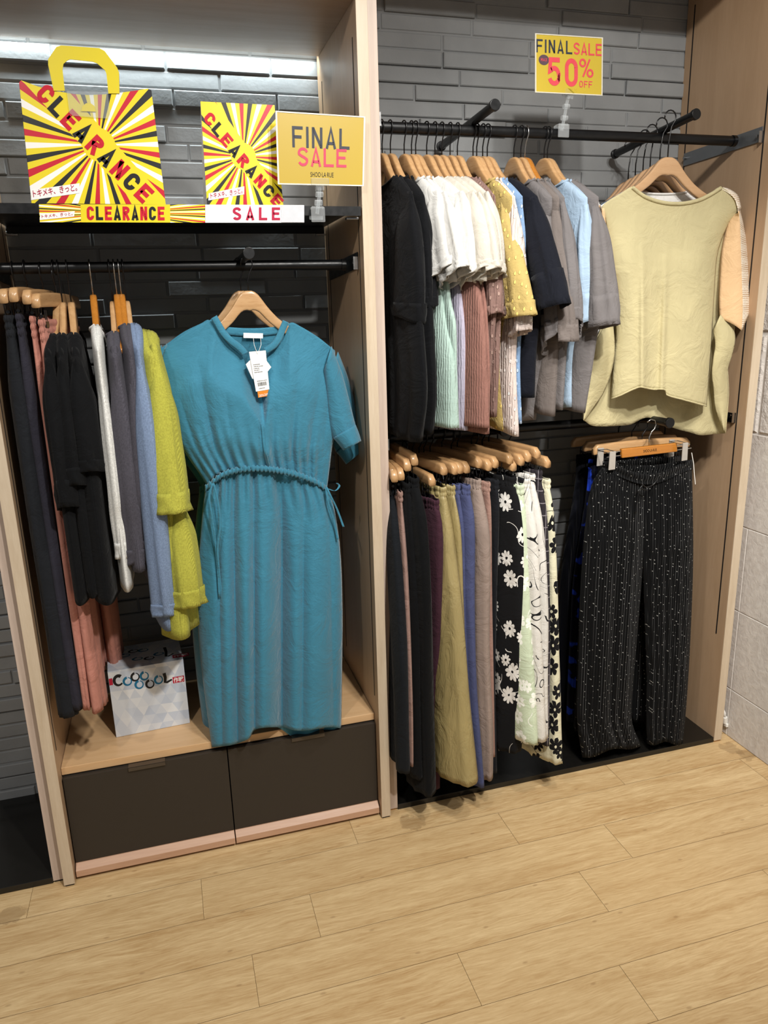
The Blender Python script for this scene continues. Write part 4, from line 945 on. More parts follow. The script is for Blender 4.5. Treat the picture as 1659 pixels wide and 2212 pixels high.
pants = [
 ((851.6, 1026), CH, 'charcoal trousers nearest the middle upright on the lower rail', [(847, 1067), (853, 1122), (862, 1249), (872, 1450), (877, 1677)], dict(t=.022)),
 ((865.6, 1022), DPINK, 'dusty pink trousers between charcoal and black trousers', [(866, 1060), (870, 1122), (879, 1249), (888, 1477), (890, 1660)], dict(t=.010)),
 ((879.5, 1002), BLK2, 'black trousers just past the dusty pink pair', [(881, 1040), (892, 1173), (900, 1350), (904, 1550), (908, 1690)], dict(t=.018)),
 ((894.7, 990), BLK2, 'longer black trousers before the burgundy pair', [(898, 1039), (914, 1122), (925, 1300), (926, 1553), (930, 1726)], dict(t=.026)),
 ((932.6, 1035), BURG, 'burgundy trousers with gathered waist, lower on its slanted hanger', [(938, 1064), (952, 1135), (950, 1300), (945, 1500), (942, 1710)], dict(t=.022)),
 ((958, 1011), OLIVE, 'olive satin trousers with wide leg in front', [(958, 1050), (974, 1173), (992, 1340), (1006, 1540), (1020, 1702)], dict(t=.030, flare=.6)),
 ((982, 1010), OLIVE, 'second olive satin pair, narrower strip behind the first', [(978, 1052), (993, 1148), (997, 1300), (1003, 1500), (1008, 1680)], dict(t=.016)),
 ((993, 1008), BLUE, 'slate blue trousers squeezed behind the olive pairs', [(990, 1054), (1002, 1150), (1006, 1350), (1012, 1540), (1016, 1680)], dict(t=.014)),
 ((1007, 1007), BLUE, 'slate blue trousers with longest narrow leg', [(1011, 1052), (1021, 1120), (1022, 1300), (1028, 1500), (1044, 1705)], dict(t=.018)),
 ((1034, 996), TAUPE, 'taupe trousers beside the slate blue pair', [(1033, 1040), (1042, 1085), (1054, 1173), (1054, 1400), (1060, 1600), (1060, 1690)], dict(t=.024)),
 ((1055, 1002), DROSE, 'rosy brown trousers, thin strip after the taupe pair', [(1056, 1052), (1060, 1097), (1062, 1250), (1064, 1450), (1066, 1640)], dict(t=.012)),
 ((1069, 996), SLATE, 'dark slate trousers before the black floral pair', [(1073, 1040), (1077, 1085), (1071, 1300), (1067, 1500), (1070, 1675)], dict(t=.016)),
 ((1101, 988), FLB, 'black wide trousers printed with white flowers', [(1110, 1040), (1122, 1090), (1129, 1180), (1131, 1380), (1128, 1520), (1119, 1630)], dict(t=.030)),
 ((1108, 1003), FLM, 'mint green trousers with pale flowers', [(1126, 1038), (1134, 1148), (1144, 1350), (1149, 1430), (1159, 1612)], dict(t=.026)),
 ((1125, 991), FLW, 'white trousers with black line flowers', [(1138, 1030), (1150, 1100), (1160, 1180), (1168, 1400), (1176, 1607)], dict(t=.024)),
 ((1140, 983), FLW2, 'white trousers with thin sketched lines, second of the white pairs', [(1152, 1036), (1172, 1148), (1180, 1300), (1180, 1450), (1181, 1600)], dict(t=.022)),
 ((1160, 976), CHK, 'dark checked trousers before the cream floral pair', [(1168, 1040), (1178, 1110), (1184, 1250), (1186, 1400), (1184, 1615)], dict(t=.016)),
 ((1182, 996), FLC, 'cream trousers with bold black flowers, last before the gap', [(1184, 1042), (1193, 1097), (1201, 1249), (1207, 1452), (1210, 1655)], dict(t=.024)),
]
for i, (bp, mat, lab, edge, sp) in enumerate(pants):
    psi = ([-8, -4, 0, 3, 8, 12] + [17] * 20)[i]; a = radians(psi); near = at(bp[0], bp[1], 'y', YR - .172 * cos(a)); bz = near.z
    hk = Vector((near.x - .172 * sin(a), YR, bz + .064)); rz = frame_of(hk, psi)[2]
    hanger('clip', hk, rz, 'wooden clip hanger holding the ' + ' '.join(lab.split(',')[0].split()[:10]), GC)
    make_trousers(lab, GP, hk, psi, mat, edge, -.137, sp, 300 + i)
# ------------------------------------------------------------------ cardigans, tops and trousers under the metal shelf
YL, ZA = .154, 1.663
GA = 'clothes on the rail under the metal shelf'; GAH = 'hangers on the rail under the metal shelf'
def hook_a(px, py=572): p = at(px, py, 'y', YL); return Vector((p.x, YL, ZA))
GKN = fab('#4a4850', 'knit'); BKN = fab('#7688a5', 'knit'); LIME = fab('#a9a744', 'knit'); WKN = fab('#d9d9d5', 'knit'); BKA = fab('#0b0c0e')
long_s = lambda zl, t=.022, du=0: [dict(O=[(.205, -.185), (.236 + du, -.33), (.245 + du, -.52), (.235 + du, zl + .1), (.225 + du, zl)], I=[(.12, -.24), (.135, -.40), (.15, -.55), (.155, zl + .1), (.16, zl - .01)], t=t, c0=.9)]
short_s = lambda t=.024, d=0: [dict(O=[(.205, -.185), (.238, -.29), (.25, -.40), (.252, -.50 + d)], I=[(.13, -.25), (.13, -.36), (.125, -.45 + d), (.12, -.545 + d)], t=t, c0=.86)]
la = [
 (114, -4, 'woodmid', BKA, 'black short-sleeved top beside the pink trousers', dict(zb=-.80, thick=.024, sleeves=short_s(.022, -.05), nw=.12)),
 (124, 1, 'woodmid', BKA, 'middle one of the three black tops under the shelf', dict(zb=-.79, thick=.024, sleeves=short_s(.022), nw=.12)),
 (143, 4, 'woodmid', BKA, 'black short-sleeved top touching the white cardigan', dict(zb=-.81, thick=.030, sleeves=short_s(.030, .03), nw=.12, hw=.25)),
 (193, 3, 'orange', WKN, 'white knit cardigan on an orange hanger', dict(zb=-.78, thick=.016, sleeves=long_s(-.70, .014), nw=.12)),
 (235, 0, 'woodmid', GKN, 'dark grey knit cardigan next to the white cardigan', dict(zb=-.74, thick=.030, sleeves=long_s(-.72, .030), nw=.12)),
 (245, 2, 'orange', GKN, 'second dark grey knit cardigan, hung just before the blue one', dict(zb=-.76, thick=.030, sleeves=long_s(-.70, .028), nw=.12, off=.016)),
 (255, 3, 'orange', BKN, 'dusty blue knit cardigan between grey and lime', dict(zb=-.90, thick=.030, sleeves=long_s(-.86, .028, .02), nw=.12, off=.020)),
 (264, 4, 'woodmid', LIME, 'lime yellow knit cardigan beside the teal dress', dict(zb=-.93, thick=.046, sleeves=[dict(O=[(.205, -.185), (.24, -.30), (.262, -.42), (.275, -.52), (.285, -.585)], I=[(.12, -.24), (.13, -.36), (.135, -.46), (.14, -.53), (.15, -.60)], t=.036, c0=.80, fold=.014, off=.044), dict(O=[(.23, -.55), (.25, -.66), (.265, -.76), (.262, -.84)], I=[(.08, -.56), (.085, -.68), (.09, -.78), (.10, -.87)], t=.042, c0=.80, off=.056, fold=.016, far=0)], nw=.12, off=.034, fold=.016, hw=.25)),
]
for i, (px, psi, kind, mat, lab, spec) in enumerate(la):
    hk = hook_a(px); rz = frame_of(hk, psi)[2]
    hanger(kind, hk, rz, ('orange varnished' if kind == 'orange' else 'wooden') + ' hanger inside the ' + ' '.join(lab.split(',')[0].split()[:10]), GAH)
    if kind == 'woodmid': spec['dz'] = -.017
    spec['clamp'] = .215
    spec.setdefault('fold', .007)
    make_top('cardigan' if 'cardigan' in lab else 'short_sleeved_top', lab, 'cardigan' if 'cardigan' in lab else 'top', GA, hk, psi, mat, spec, 500 + i)
TAILOR = fab('#1d1f23'); SLATE2 = fab('#2c2b34'); PINK = fab('#b0786a')
for i, (bp, mat, lab, sp, zb) in enumerate([
 ((6, 636), TAILOR, 'black tapered trousers at the end by the wooden upright', dict(t=.026, fw=.15), -1.135),
 ((28, 633), SLATE2, 'dark slate trousers between black and pink pairs', dict(t=.017, fw=.15), -1.12),
 ((57, 638), PINK, 'salmon pink trousers nearer the dark slate pair', dict(t=.012, fw=.15), -1.12),
 ((76, 646), PINK, 'salmon pink trousers touching the black tops', dict(t=.015, fw=.16), -1.125)]):
    psi = (0, -2, -5, -9)[i]; near = at(bp[0], bp[1], 'y', -.02); hk = Vector((near.x - .172 * sin(radians(psi)), YL, near.z + .064)); rz = frame_of(hk, psi)[2]
    hanger('clip', hk, rz, 'wooden clip hanger holding the ' + lab, GAH)
    e = empty('trousers', hk, rz, lab, 'trousers', 'trousers on the rail under the metal shelf')
    th, fw, zw = sp['t'], sp['fw'], -.135; f = Folds(560 + i, .010, 3, .5); zz = lambda s: zw + (zb - zw) * s
    tk = lambda s: th * (.5 + .5 * smooth(0, .16, s))
    mb = MB(); tube_mesh(mb, lambda s: (.166 + .006 * sin(3 * s), zz(s)), lambda s: (.01 + .07 * smooth(.2, 1, s), zz(s) - .004), tk, f, n=32, nv=50, p=.6)
    tube_mesh(mb, lambda s: (-.01 - .05 * smooth(.2, 1, s), zz(s)), lambda s: (-fw, zz(s) + .05 * s), tk, lambda c, s: f(c + 4, s), n=28, nv=40, p=.6); mb.build('legs', mat, e, smooth=True, local=True, solid=.0012)
    mb = MB()
    def Pw(i_, j):
        a = 2 * pi * i_; c, s = cos(a), sin(a); r = .0012 * sin(a * 24); bl = .0035 * abs(sin(pi * j * 3))
        return ((.166 + fw) / 2 * c + (.166 - fw) / 2 + (r + bl) * c, (th * .55 + bl) * sgnpow(s, .7) + r * s, zw + .026 - .052 * j)
    mb.grid(Pw, 140, 18, True); mb.build('waistband', mat, e, smooth=True, local=True)
# ------------------------------------------------------------------ front-facing garments
def tabf(pts): return lambda x: cubic(pts, x)
class Sheet:
    """front or back cloth sheet whose outline is read in the photo frame and laid in space about the plane y0"""
    def __init__(s, L, R, top, bot, y0, x0, x1): s.L, s.R, s.y0, s.x0, s.x1 = tabf(L), tabf(R), y0, x0, x1; s.top, s.bot = tabf(top), tabf(bot)
    def px(s, u, j):
        xt = s.x0 + (s.x1 - s.x0) * u; pt = s.top(xt); yb_guess = s.bot(s.L(2000) + (s.R(2000) - s.L(2000)) * u)
        py = pt + (yb_guess - pt) * j; return s.L(py) + (s.R(py) - s.L(py)) * u, py
    def P(s, depth):
        def f(u, j):
            px, py = s.px(u, j); return at(px, py, 'y', s.y0 + depth(u, j, px, py))
        return f
TEAL = fab('#397a93', 'crepe', rough=.7, sheen=.3)
def lens(u, p=2.4): return max(0, 1 - abs(2 * u - 1) ** p) ** .5
def teal_dress(label, ox, oy, y0, seed, full):
    c = at(545 + ox, 640, 'y', y0); e = empty('dress', (c.x, y0, at(545, 1590, 'y', y0).z), 0, label, 'dress', 'teal drawstring dresses')
    sh = lambda pts, a=0, b=0: [(p[0] + (oy if a == 0 else ox), p[1] + (ox if a == 0 else oy)) for p in pts]
    rows = lambda pts: [(y + oy, x + ox) for x, y in pts]; cols = lambda pts: [(x + ox, y + oy) for x, y in pts]
    Lt = rows([(362, 735), (350, 780), (353, 850), (368, 905), (388, 955), (408, 990), (436, 1030), (448, 1052)])
    Rt = rows([(722, 740), (726, 800), (730, 860), (725, 930), (717, 968), (712, 1010), (706, 1056)])
    neck = cols([(352, 752), (366, 738), (400, 714), (440, 695), (456, 688), (464, 702), (476, 722), (492, 740), (510, 753), (521, 765), (528, 782), (540, 818), (552, 850), (557, 856), (562, 850), (568, 815), (576, 775), (584, 760), (598, 750), (609, 733), (618, 712), (625, 697), (645, 704), (690, 731), (722, 757)])
    nb = cols([(352, 752), (366, 738), (400, 714), (440, 695), (456, 688), (470, 702), (500, 708), (545, 710), (590, 710), (612, 706), (625, 697), (645, 704), (690, 731), (722, 757)])
    bt = cols([(440, 1058), (455, 1045), (480, 1026), (520, 1014), (560, 1012), (600, 1016), (640, 1025), (680, 1040), (708, 1056)])
    F1 = Folds(seed, .010, 4)
    def valley(px, py, lst, yref):
        return sum(am * math.exp(-(abs(px - ox - c_ - sl * (py - yref)) / w_) ** 1.3) for c_, w_, am, sl in lst)
    VT = [(432, 13, .010, .30), (468, 12, .013, .18), (503, 11, .009, .10), (590, 13, .008, -.02), (628, 12, .012, -.09), (664, 13, .011, -.16), (696, 11, .010, -.10)]
    def dt(u, j, px, py):
        q = smooth(.5, 1, j)
        g = .0055 * q * sin(2 * pi * 15 * u + 2 * sin(7 * u)) * lens(u) + F1(u * 2, j) * .6 * lens(u) - valley(px, py, VT, 1000) * smooth(.12, .7, j)
        step = -.0045 * (1 if px < 560 + ox else 0) * smooth(.3, .4, j) if full else 0
        return -(.012 + .050 * smooth(0, .45, j) * (1 - .35 * smooth(.75, 1, j))) * lens(u) - g + step
    S1 = Sheet(Lt, Rt, neck, bt, y0, 352 + ox, 722 + ox); mb = MB(); mb.grid(S1.P(dt), 190, 60)
    mb.build('bodice', TEAL, e, smooth=True, solid=.0012)
    S2 = Sheet(Lt, Rt, nb, bt, y0, 352 + ox, 722 + ox); mb = MB(); mb.grid(S2.P(lambda u, j, px, py: (.012 + .045 * smooth(0, .5, j)) * lens(u)), 60, 30); mb.build('bodice_back', TEAL, e, smooth=True, solid=.0012)
    if full:
        dpl = lambda u, j, px, py: dt(u, j, px, py) - .0030
        mb = MB(); mb.grid(lambda i, j: S1.P(dpl)(.5555 + .016 * (i - 1) + .002 * j, .40 + .585 * j), 4, 50); mb.build('placket', TEAL, e, smooth=True, solid=.0018)
    # sleeve and cuff
    O = [(716, 748), (738, 805), (753, 860), (766, 912), (771, 926)]; I = [(700, 800), (706, 870), (712, 920), (719, 944), (726, 950)]
    if not full: O = [(p[0] + 14, p[1] + 12) for p in O]; I = [(p[0] + 6, p[1] + 30) for p in I]
    fs_ = Folds(seed + 3, .006, 2)
    def slv(O, I, y, tk):
        def P(i, j):
            ph = 2 * pi * i; o, q = interp(O, j), interp(I, j); k = (1 + cos(ph)) / 2
            return at(q[0] + (o[0] - q[0]) * k + (0 if full else 0), q[1] + (o[1] - q[1]) * k, 'y', y - tk * sgnpow(sin(ph), .8) + fs_(cos(ph), j))
        return P
    mb = MB(); mb.grid(slv(O, I, y0 - .008, .034), 36, 26, True); slo = mb.build('sleeve', TEAL, e, smooth=True, solid=.0012)
    OC = [(O[-1][0] - 3, O[-1][1] - 8), (O[-1][0] + 4, O[-1][1] + 10), (O[-1][0] + 9, O[-1][1] + 27)]; IC = [(I[-1][0] - 6, I[-1][1] - 4), (I[-1][0] + 6, I[-1][1] + 10), (I[-1][0] + 16, I[-1][1] + 23)]
    mb = MB(); mb.grid(slv(OC, IC, y0 - .008, .038), 36, 8, True); mb.build('cuff', TEAL, slo, smooth=True, solid=.0015)
    # left sleeve folded back beside the lime cardigan
    O = [(360, 742), (349, 790), (349, 850), (362, 905), (372, 940)]; I = [(380, 790), (385, 850), (392, 905), (400, 950), (402, 985)]
    O = [(a + ox, b + oy) for a, b in O]; I = [(a + ox, b + oy) for a, b in I]
    mb = MB(); mb.grid(slv(O, I, y0 + .03, .03), 28, 16, True); mb.build('sleeve', TEAL, e, smooth=True, solid=.0012)
    # skirt
    Ls = rows([(444, 1050), (436, 1120), (428, 1220), (426, 1320), (434, 1430), (446, 1530), (458, 1615)]); Rs = rows([(706, 1050), (722, 1100), (735, 1190), (740, 1320), (739, 1450), (737, 1575)])
    hem = cols([(458, 1614), (480, 1612), (502, 1609), (525, 1602), (541, 1594), (552, 1578), (575, 1572), (600, 1571), (618, 1572), (640, 1578), (665, 1578), (700, 1572), (720, 1571), (738, 1574)])
    rf = random.Random(seed); fr = [(rf.uniform(2, 4.5), rf.uniform(0, 6.3), rf.uniform(.5, 1)) for _ in range(4)]
    def dsk(u, j, px, py):
        a = sum(w * sin(2 * pi * f * .62 * u + p + .9 * j * sin(p)) for f, p, w in fr) / 2
        g = (.004 + .009 * smooth(0, .8, j)) * a + .0050 * (1 - smooth(0, .28, j)) * sin(2 * pi * 13 * u + 4 * sin(5 * u)) - valley(px, py, VS, 1300) * (.35 + .65 * smooth(.0, .5, j))
        return -(.040 + .050 * smooth(0, .7, j)) * lens(u) - g * lens(u, 8)
    VS = [(474, 7, .016, .02), (508, 12, .040, .02), (549, 11, .038, .005), (609, 20, .075, .00), (655, 13, .026, -.005), (716, 9, .010, .02)]
    S3 = Sheet(Ls, Rs, bt, hem, y0, 440 + ox, 708 + ox); mb = MB(); mb.grid(S3.P(dsk), 170, 70); mb.build('skirt', TEAL, e, smooth=True, solid=.0012)
    hb_ = cols([(458, 1600), (520, 1585), (560, 1572), (600, 1570), (630, 1590), (660, 1606), (690, 1606), (712, 1590), (738, 1572)])
    S4 = Sheet(Ls, Rs, bt, hb_, y0, 440 + ox, 708 + ox); mb = MB(); mb.grid(S4.P(lambda u, j, px, py: (.05 * (1 - smooth(.6, .95, j)) - .008 * smooth(.6, .95, j)) * lens(u) + .006 * j * sin(2 * pi * 5 * u) - (0 if full else .0)), 80, 40); mb.build('skirt_back', TEAL, e, smooth=True, solid=.0012)
    # gathered casing around the waist
    def Pc(i, j):
        u = .0 + j; a = 2 * pi * i; x = 442 + ox + 264 * u; yy = S1.bot(x)
        b = 6.5 + 1.6 * sin(2 * pi * 31 * u + 2 * sin(9 * u)) + .8 * sin(2 * pi * 57 * u)
        return at(x, yy + b * sin(a), 'y', y0 - (.004 + .046 * lens(u)) - .006 * cos(a) - .0018 * sin(2 * pi * 31 * u))
    mb = MB(); mb.grid(Pc, 12, 260, True); mb.build('waist_casing', TEAL, e, smooth=True)
    def ribbon(pts, nm, yv, w=2.2):
        n = len(pts); mb = MB()
        def P(i, j):
            p = interp(pts, j); return at(p[0] + (i - .5) * 2 * w, p[1], 'y', yv - .004 * sin(6 * j))
        mb.grid(P, 2, 30); mb.build(nm, TEAL, e, smooth=True, solid=.0015)
    if full:
        for pts in ([(459, 1044), (452, 1075), (457, 1110), (464, 1160), (470, 1220), (474, 1290)], [(461, 1044), (470, 1080), (476, 1130), (470, 1185), (474, 1240), (480, 1300), (488, 1370)],
                    [(705, 1052), (716, 1075), (728, 1100), (742, 1138)], [(704, 1054), (710, 1090), (722, 1130), (730, 1165)], [(708, 1056), (724, 1060), (733, 1050), (728, 1044)]):
            ribbon(pts, 'drawstring', y0 - .052 if pts[0][0] < 600 else y0 - .03)
        # stand-up collar band
        for edge, sgn in (([(456, 688), (464, 702), (476, 722), (492, 740), (508, 752), (519, 762), (523, 768)], -1), ([(624, 697), (617, 713), (608, 734), (597, 750), (585, 759), (577, 764)], 1)):
            n = len(edge)
            def P(i, j, edge=edge, sgn=sgn):
                p = interp(edge, j); q = interp(edge, min(1, j + .02)); r = interp(edge, max(0, j - .02)); dx, dy = q[0] - r[0], q[1] - r[1]; l = sqrt(dx * dx + dy * dy) or 1
                w = -14 * i; return at(p[0] + (dy / l) * w * sgn * (-1) * (-1 if sgn < 0 else -1) * (1), p[1] - (dx / l) * w * sgn * (-1) * (-1 if sgn < 0 else -1), 'y', y0 - .021 - .010 * smooth(0, .7, j) - .0025 * sin(pi * i))
            mb = MB(); mb.grid(P, 6, 30); mb.build('collar_band', TEAL, e, smooth=True, solid=.002)
        mb = MB(); mb.grid(lambda i, j: at(472 + 138 * i, 704 + 17 * j + 5 * sin(pi * i), 'y', y0 + .010), 20, 3); mb.build('back_collar_band', TEAL, e, smooth=True, solid=.002)
        mb = MB(); mb.prism([at(px, py, 'y', y0 + .002) for px, py in [(526, 719), (568, 720), (568, 731), (526, 730)]], (0, .0008, 0)); mb.build('neck_label', M['card'], e)
    return e
YD = .052
hk = Vector((-.291, YD + .01, 1.597 + .065)); hanger('wood', hk, 0, 'wooden hanger in the front teal dress', 'hangers behind the teal dress').scale = (.78, 1, 1)
teal_dress('teal drawstring dress hanging in front, with white price tag at its open neck', 0, 0, YD, 3, True)
hk = Vector((-.300, .155, 1.665)); hanger('wood', hk, 0, 'wooden hanger in the rear teal dress, just behind the front one', 'hangers behind the teal dress').scale = (.78, 1, 1)
teal_dress('second teal dress behind the front one, showing only edges', -12, 3, .175, 9, False)
# price tag
yt = YD - .046
e = empty('price_tag', at(560, 842, 'y', yt), 0, 'white paper price tag with orange sticker hanging at the teal dress neck', 'tag')
q = [at(px, py, 'y', yt) for px, py in [(538, 760), (574, 757), (582, 841), (553, 846)]]
MB().prism([at(px, py, 'y', yt + .003) for px, py in [(540, 778), (531, 787), (545, 818), (560, 820), (578, 803), (586, 793), (575, 778)]], (0, .0006, 0)).build('rear_tag', M['card'], e)
MB().prism(q, (0, .0008, 0)).build('front_tag', M['card'], e); PG = Plane(*q)
mb = MB(); rr = random.Random(5)
for b, a0, a1 in [(.66, .12, .5), (.61, .12, .72), (.56, .12, .42), (.515, .12, .45), (.465, .12, .6), (.24, .2, .85), (.05, .25, .7)]:
    x = a0
    while x < a1:
        w = rr.uniform(.02, .06); mb.poly([PG(*p, .0003) for p in [(x, b), (x + w, b), (x + w, b + .022), (x, b + .022)]]); x += w + .02
mb.build('small_print', INK['grey'], e, fix=False)
mb = MB(); x = .2
while x < .82:
    w = rr.choice((.012, .02, .03)); mb.poly([PG(*p, .0003) for p in [(x, .12), (x + w, .12), (x + w, .215), (x, .215)]]); x += w + rr.choice((.015, .025))
mb.build('barcode', INK['black'], e, fix=False)
q = [at(px, py, 'y', yt + .001) for px, py in [(556, 845), (580, 841), (582, 855), (558, 859)]]; stk = MB().prism(q, (0, .0008, 0)).build('orange_sticker', INK['orange'], e)
font_letters(Plane(*q), '20%OFF', .1, .1, .92, .45, INK['white'], 'sticker_lettering', stk)
MB().tube([at(px, py, 'y', YD - .01 if py < 735 else yt - .001) for px, py in [(547, 728), (549, 745), (556, 764)]], .0006, 6).tube([at(px, py, 'y', YD - .01 if py < 735 else yt - .001) for px, py in [(563, 730), (564, 745), (557, 764)]], .0006, 6).build('string', M['white'], e)
# ---- pale khaki blouse -----------------------------------------------------------------
KH = fab('#b9af88', 'plain', rough=.8); PEACH = fab('#dcb98f', 'plain'); LACE = fab('#e9dcc6', 'plain', ('lace', '#b98f5e'))
YK = .055
hk = Vector((.930, YK + .012, 1.941 + .104)); hanger('woodlong', hk, 0, 'pale wooden hanger in the khaki blouse at the arm end', 'hangers on the end arm')
c0 = at(1440, 935, 'y', YK); e = empty('blouse', c0, 0, 'pale khaki blouse with lace and peach sleeve facing forward on the end arm', 'blouse')
Lk = [(433, 1300), (447, 1299), (475, 1308), (578, 1320), (629, 1328), (715, 1331), (784, 1325), (861, 1320), (900, 1318)]
Rk = [(433, 1594), (461, 1595), (482, 1575), (543, 1551), (626, 1543), (715, 1538), (800, 1532), (877, 1526)]
nk = [(1300, 447), (1313, 434), (1340, 418), (1366, 403), (1378, 412), (1395, 423), (1420, 432), (1450, 437), (1480, 436), (1510, 429), (1535, 417), (1556, 404), (1575, 415), (1590, 430), (1595, 445)]
hf = [(1320, 861), (1340, 853), (1362, 842), (1380, 836), (1390, 838), (1410, 841), (1434, 842), (1437, 852), (1470, 862), (1500, 870), (1526, 877)]
def dk(u, j, px, py):
    rdg = sum(w * math.exp(-((px - c_ - sl * (py - 600) / 300) / s_) ** 2) for c_, s_, w, sl in [(1368, 34, .010, 6), (1500, 40, .011, -4), (1430, 30, -.010, -12), (1388, 7, .012, 0), (1437, 6, .010, -10)])
    return -(.014 + .030 * smooth(0, .4, j)) * lens(u, 3) - rdg * smooth(.12, .7, j)
SK = Sheet(Lk, Rk, nk, hf, YK, 1300, 1595); mb = MB(); mb.grid(SK.P(dk), 120, 64); mb.build('front_panel', KH, e, smooth=True, solid=.0016)
mb = MB()
for t0 in (0,):
    mb.grid(lambda i, j: (lambda p: at(p[0], p[1] + 1.5 - 3.5 * (1 - i), 'y', YK + dk(j, 1, p[0], p[1]) - .0012))(SK.px(j, 1)), 2, 100)
mb.build('front_hem', KH, e, smooth=True, solid=.002)
pts = [at(px, py + 1, 'y', YK - .014 * lens((px - 1300) / 295, 3) - .001) for px, py in [interp([(1366, 404), (1378, 414), (1395, 425), (1420, 434), (1450, 439), (1480, 438), (1510, 431), (1535, 419), (1557, 405)], k / 40) for k in range(41)]]
MB().tube(pts, .0055, 10).build('neckband', KH, e, smooth=True)
Lb = [(433, 1302), (560, 1322), (650, 1322), (715, 1296), (784, 1268), (850, 1262), (908, 1262)]; Rb = [(433, 1592), (600, 1580), (690, 1588), (722, 1585), (784, 1573), (853, 1574), (938, 1567)]
nkb = [(1300, 447), (1313, 434), (1340, 418), (1366, 405), (1378, 415), (1395, 427), (1420, 437), (1450, 442), (1480, 441), (1510, 433), (1535, 420), (1556, 406), (1575, 415), (1595, 445)]
hbk = [(1262, 908), (1275, 918), (1290, 921), (1330, 920), (1361, 917), (1385, 905), (1400, 902), (1420, 910), (1459, 926), (1490, 934), (1513, 940), (1540, 938), (1567, 936)]
SB = Sheet(Lb, Rb, nkb, hbk, YK, 1302, 1592)
def dbk(u, j, px, py): return .012 + .030 * smooth(.2, .8, j) * lens(u) - .035 * smooth(.6, 1, j) * (1 - lens(u, 4)) + .012 * smooth(.5, 1, j) * sin(2 * pi * 3.2 * u + 1)
mb = MB(); mb.grid(SB.P(dbk), 110, 56); mb.build('back_panel', KH, e, smooth=True, solid=.0016)
# side drapes that fall forward from the back panel
def drape(Opts, Ipts, y0_, nm, amp=.012):
    def P(i, j):
        o, q = interp(Opts, j), interp(Ipts, j); return at(q[0] + (o[0] - q[0]) * i, q[1] + (o[1] - q[1]) * i, 'y', y0_ - amp * sin(pi * i) - .006 * sin(5 * j))
    mb = MB(); mb.grid(P, 16, 34); mb.build(nm, KH, e, smooth=True, solid=.0016)
drape([(1322, 690), (1327, 730), (1327, 770), (1318, 812), (1303, 850), (1282, 880), (1262, 910)], [(1310, 700), (1296, 720), (1280, 750), (1268, 785), (1262, 830), (1260, 870), (1259, 905)], YK - .012, 'side_drape')
drape([(1556, 680), (1580, 705), (1588, 730), (1582, 765), (1572, 800), (1573, 850), (1567, 934)], [(1541, 715), (1545, 745), (1540, 780), (1538, 810), (1542, 845), (1545, 880), (1560, 925)], YK - .012, 'side_drape')
# sleeve: peach front face, lace outer face, peach lining
def ksleeve(I, F, O, yI, yF, yO, far):
    def P(i, j):
        a, b, c = interp(I, j), interp(F, j), interp(O, j)
        A, B, C_ = at(a[0], a[1], 'y', yI), at(b[0], b[1], 'y', yF), at(c[0], c[1], 'y', yO); Dd = A.lerp(C_, .35) + Vector((0, far, 0))
        k = (i % 1) * 4; 
        if k < 1.6: q = A.lerp(B, k / 1.6) + Vector((0, -.010 * sin(pi * k / 1.6), 0))
        elif k < 2.6: q = B.lerp(C_, (k - 1.6) / 1.0)
        elif k < 3.4: q = C_.lerp(Dd, (k - 2.6) / .8)
        else: q = Dd.lerp(A, (k - 3.4) / .6)
        return q
    mb = MB(); mb.grid(P, 40, 30, True, 0, lambda i, j: 1 if 1.6 < i * 4 < 2.6 else 0)
    mb.build('sleeve', [PEACH, LACE], e, smooth=True, solid=.0014)
ksleeve([(1590, 462), (1575, 484), (1562, 540), (1557, 600), (1555, 650), (1556, 688)], [(1594, 456), (1598, 480), (1600, 540), (1602, 600), (1604, 660), (1602, 714)], [(1594, 436), (1604, 475), (1614, 525), (1622, 570), (1629, 605), (1636, 641)], YK - .008, YK - .035, YK + .055, .07)
mb = MB(); mb.grid(lambda i, j: (lambda a, b: at(a[0] + (b[0] - a[0]) * i, a[1] + (b[1] - a[1]) * i, 'y', YK - .012 + .03 * i))(interp([(1558, 408), (1575, 418), (1588, 432), (1594, 452)], j), interp([(1563, 404), (1580, 411), (1595, 424), (1602, 450)], j)), 3, 16); mb.build('lace_yoke', LACE, e, smooth=True, solid=.0014)
ksleeve([(1302, 452), (1308, 500), (1313, 560), (1318, 610), (1322, 640)], [(1300, 450), (1302, 500), (1304, 560), (1302, 610), (1300, 660)], [(1297, 442), (1290, 490), (1282, 540), (1272, 590), (1262, 636)], YK - .002, YK - .02, YK + .05, .05)
# tops behind the khaki blouse on the same arm
for i, (y, x, c_, lab, kd) in enumerate([(.125, .945, '#e4e2df', 'white blouse tucked behind the khaki blouse', 'woodlong'), (.185, .955, '#1f5578', 'deep blue top behind the white one on the end arm', 'woodlong'), (.235, .965, '#20252d', 'dark top third behind the khaki blouse', 'woodlong'), (.285, .972, '#e0dcd4', 'cream top fourth behind the khaki blouse', 'woodlong'), (.335, .98, '#24526f', 'blue top at the rear of the end arm', 'woodlong')]):
    hk = Vector((x, y, 2.045 - (y - .05) * .075)); hanger(kd, hk, 0, 'pale wooden hanger inside the ' + lab, 'hangers on the end arm')
    make_top('short_sleeved_top', lab, 'top', 'tops behind the khaki blouse', hk, 90, fab(c_), dict(zb=-.62 - .02 * i, thick=.018, dz=-.039, nw=.10, dip=.035, sw=.212, hw=.20, sleeves=[dict(O=[(.2, -.21), (.235, -.30), (.25, -.42)], I=[(.17, -.28), (.17, -.36), (.16, -.45)], t=.016)]), 620 + i)
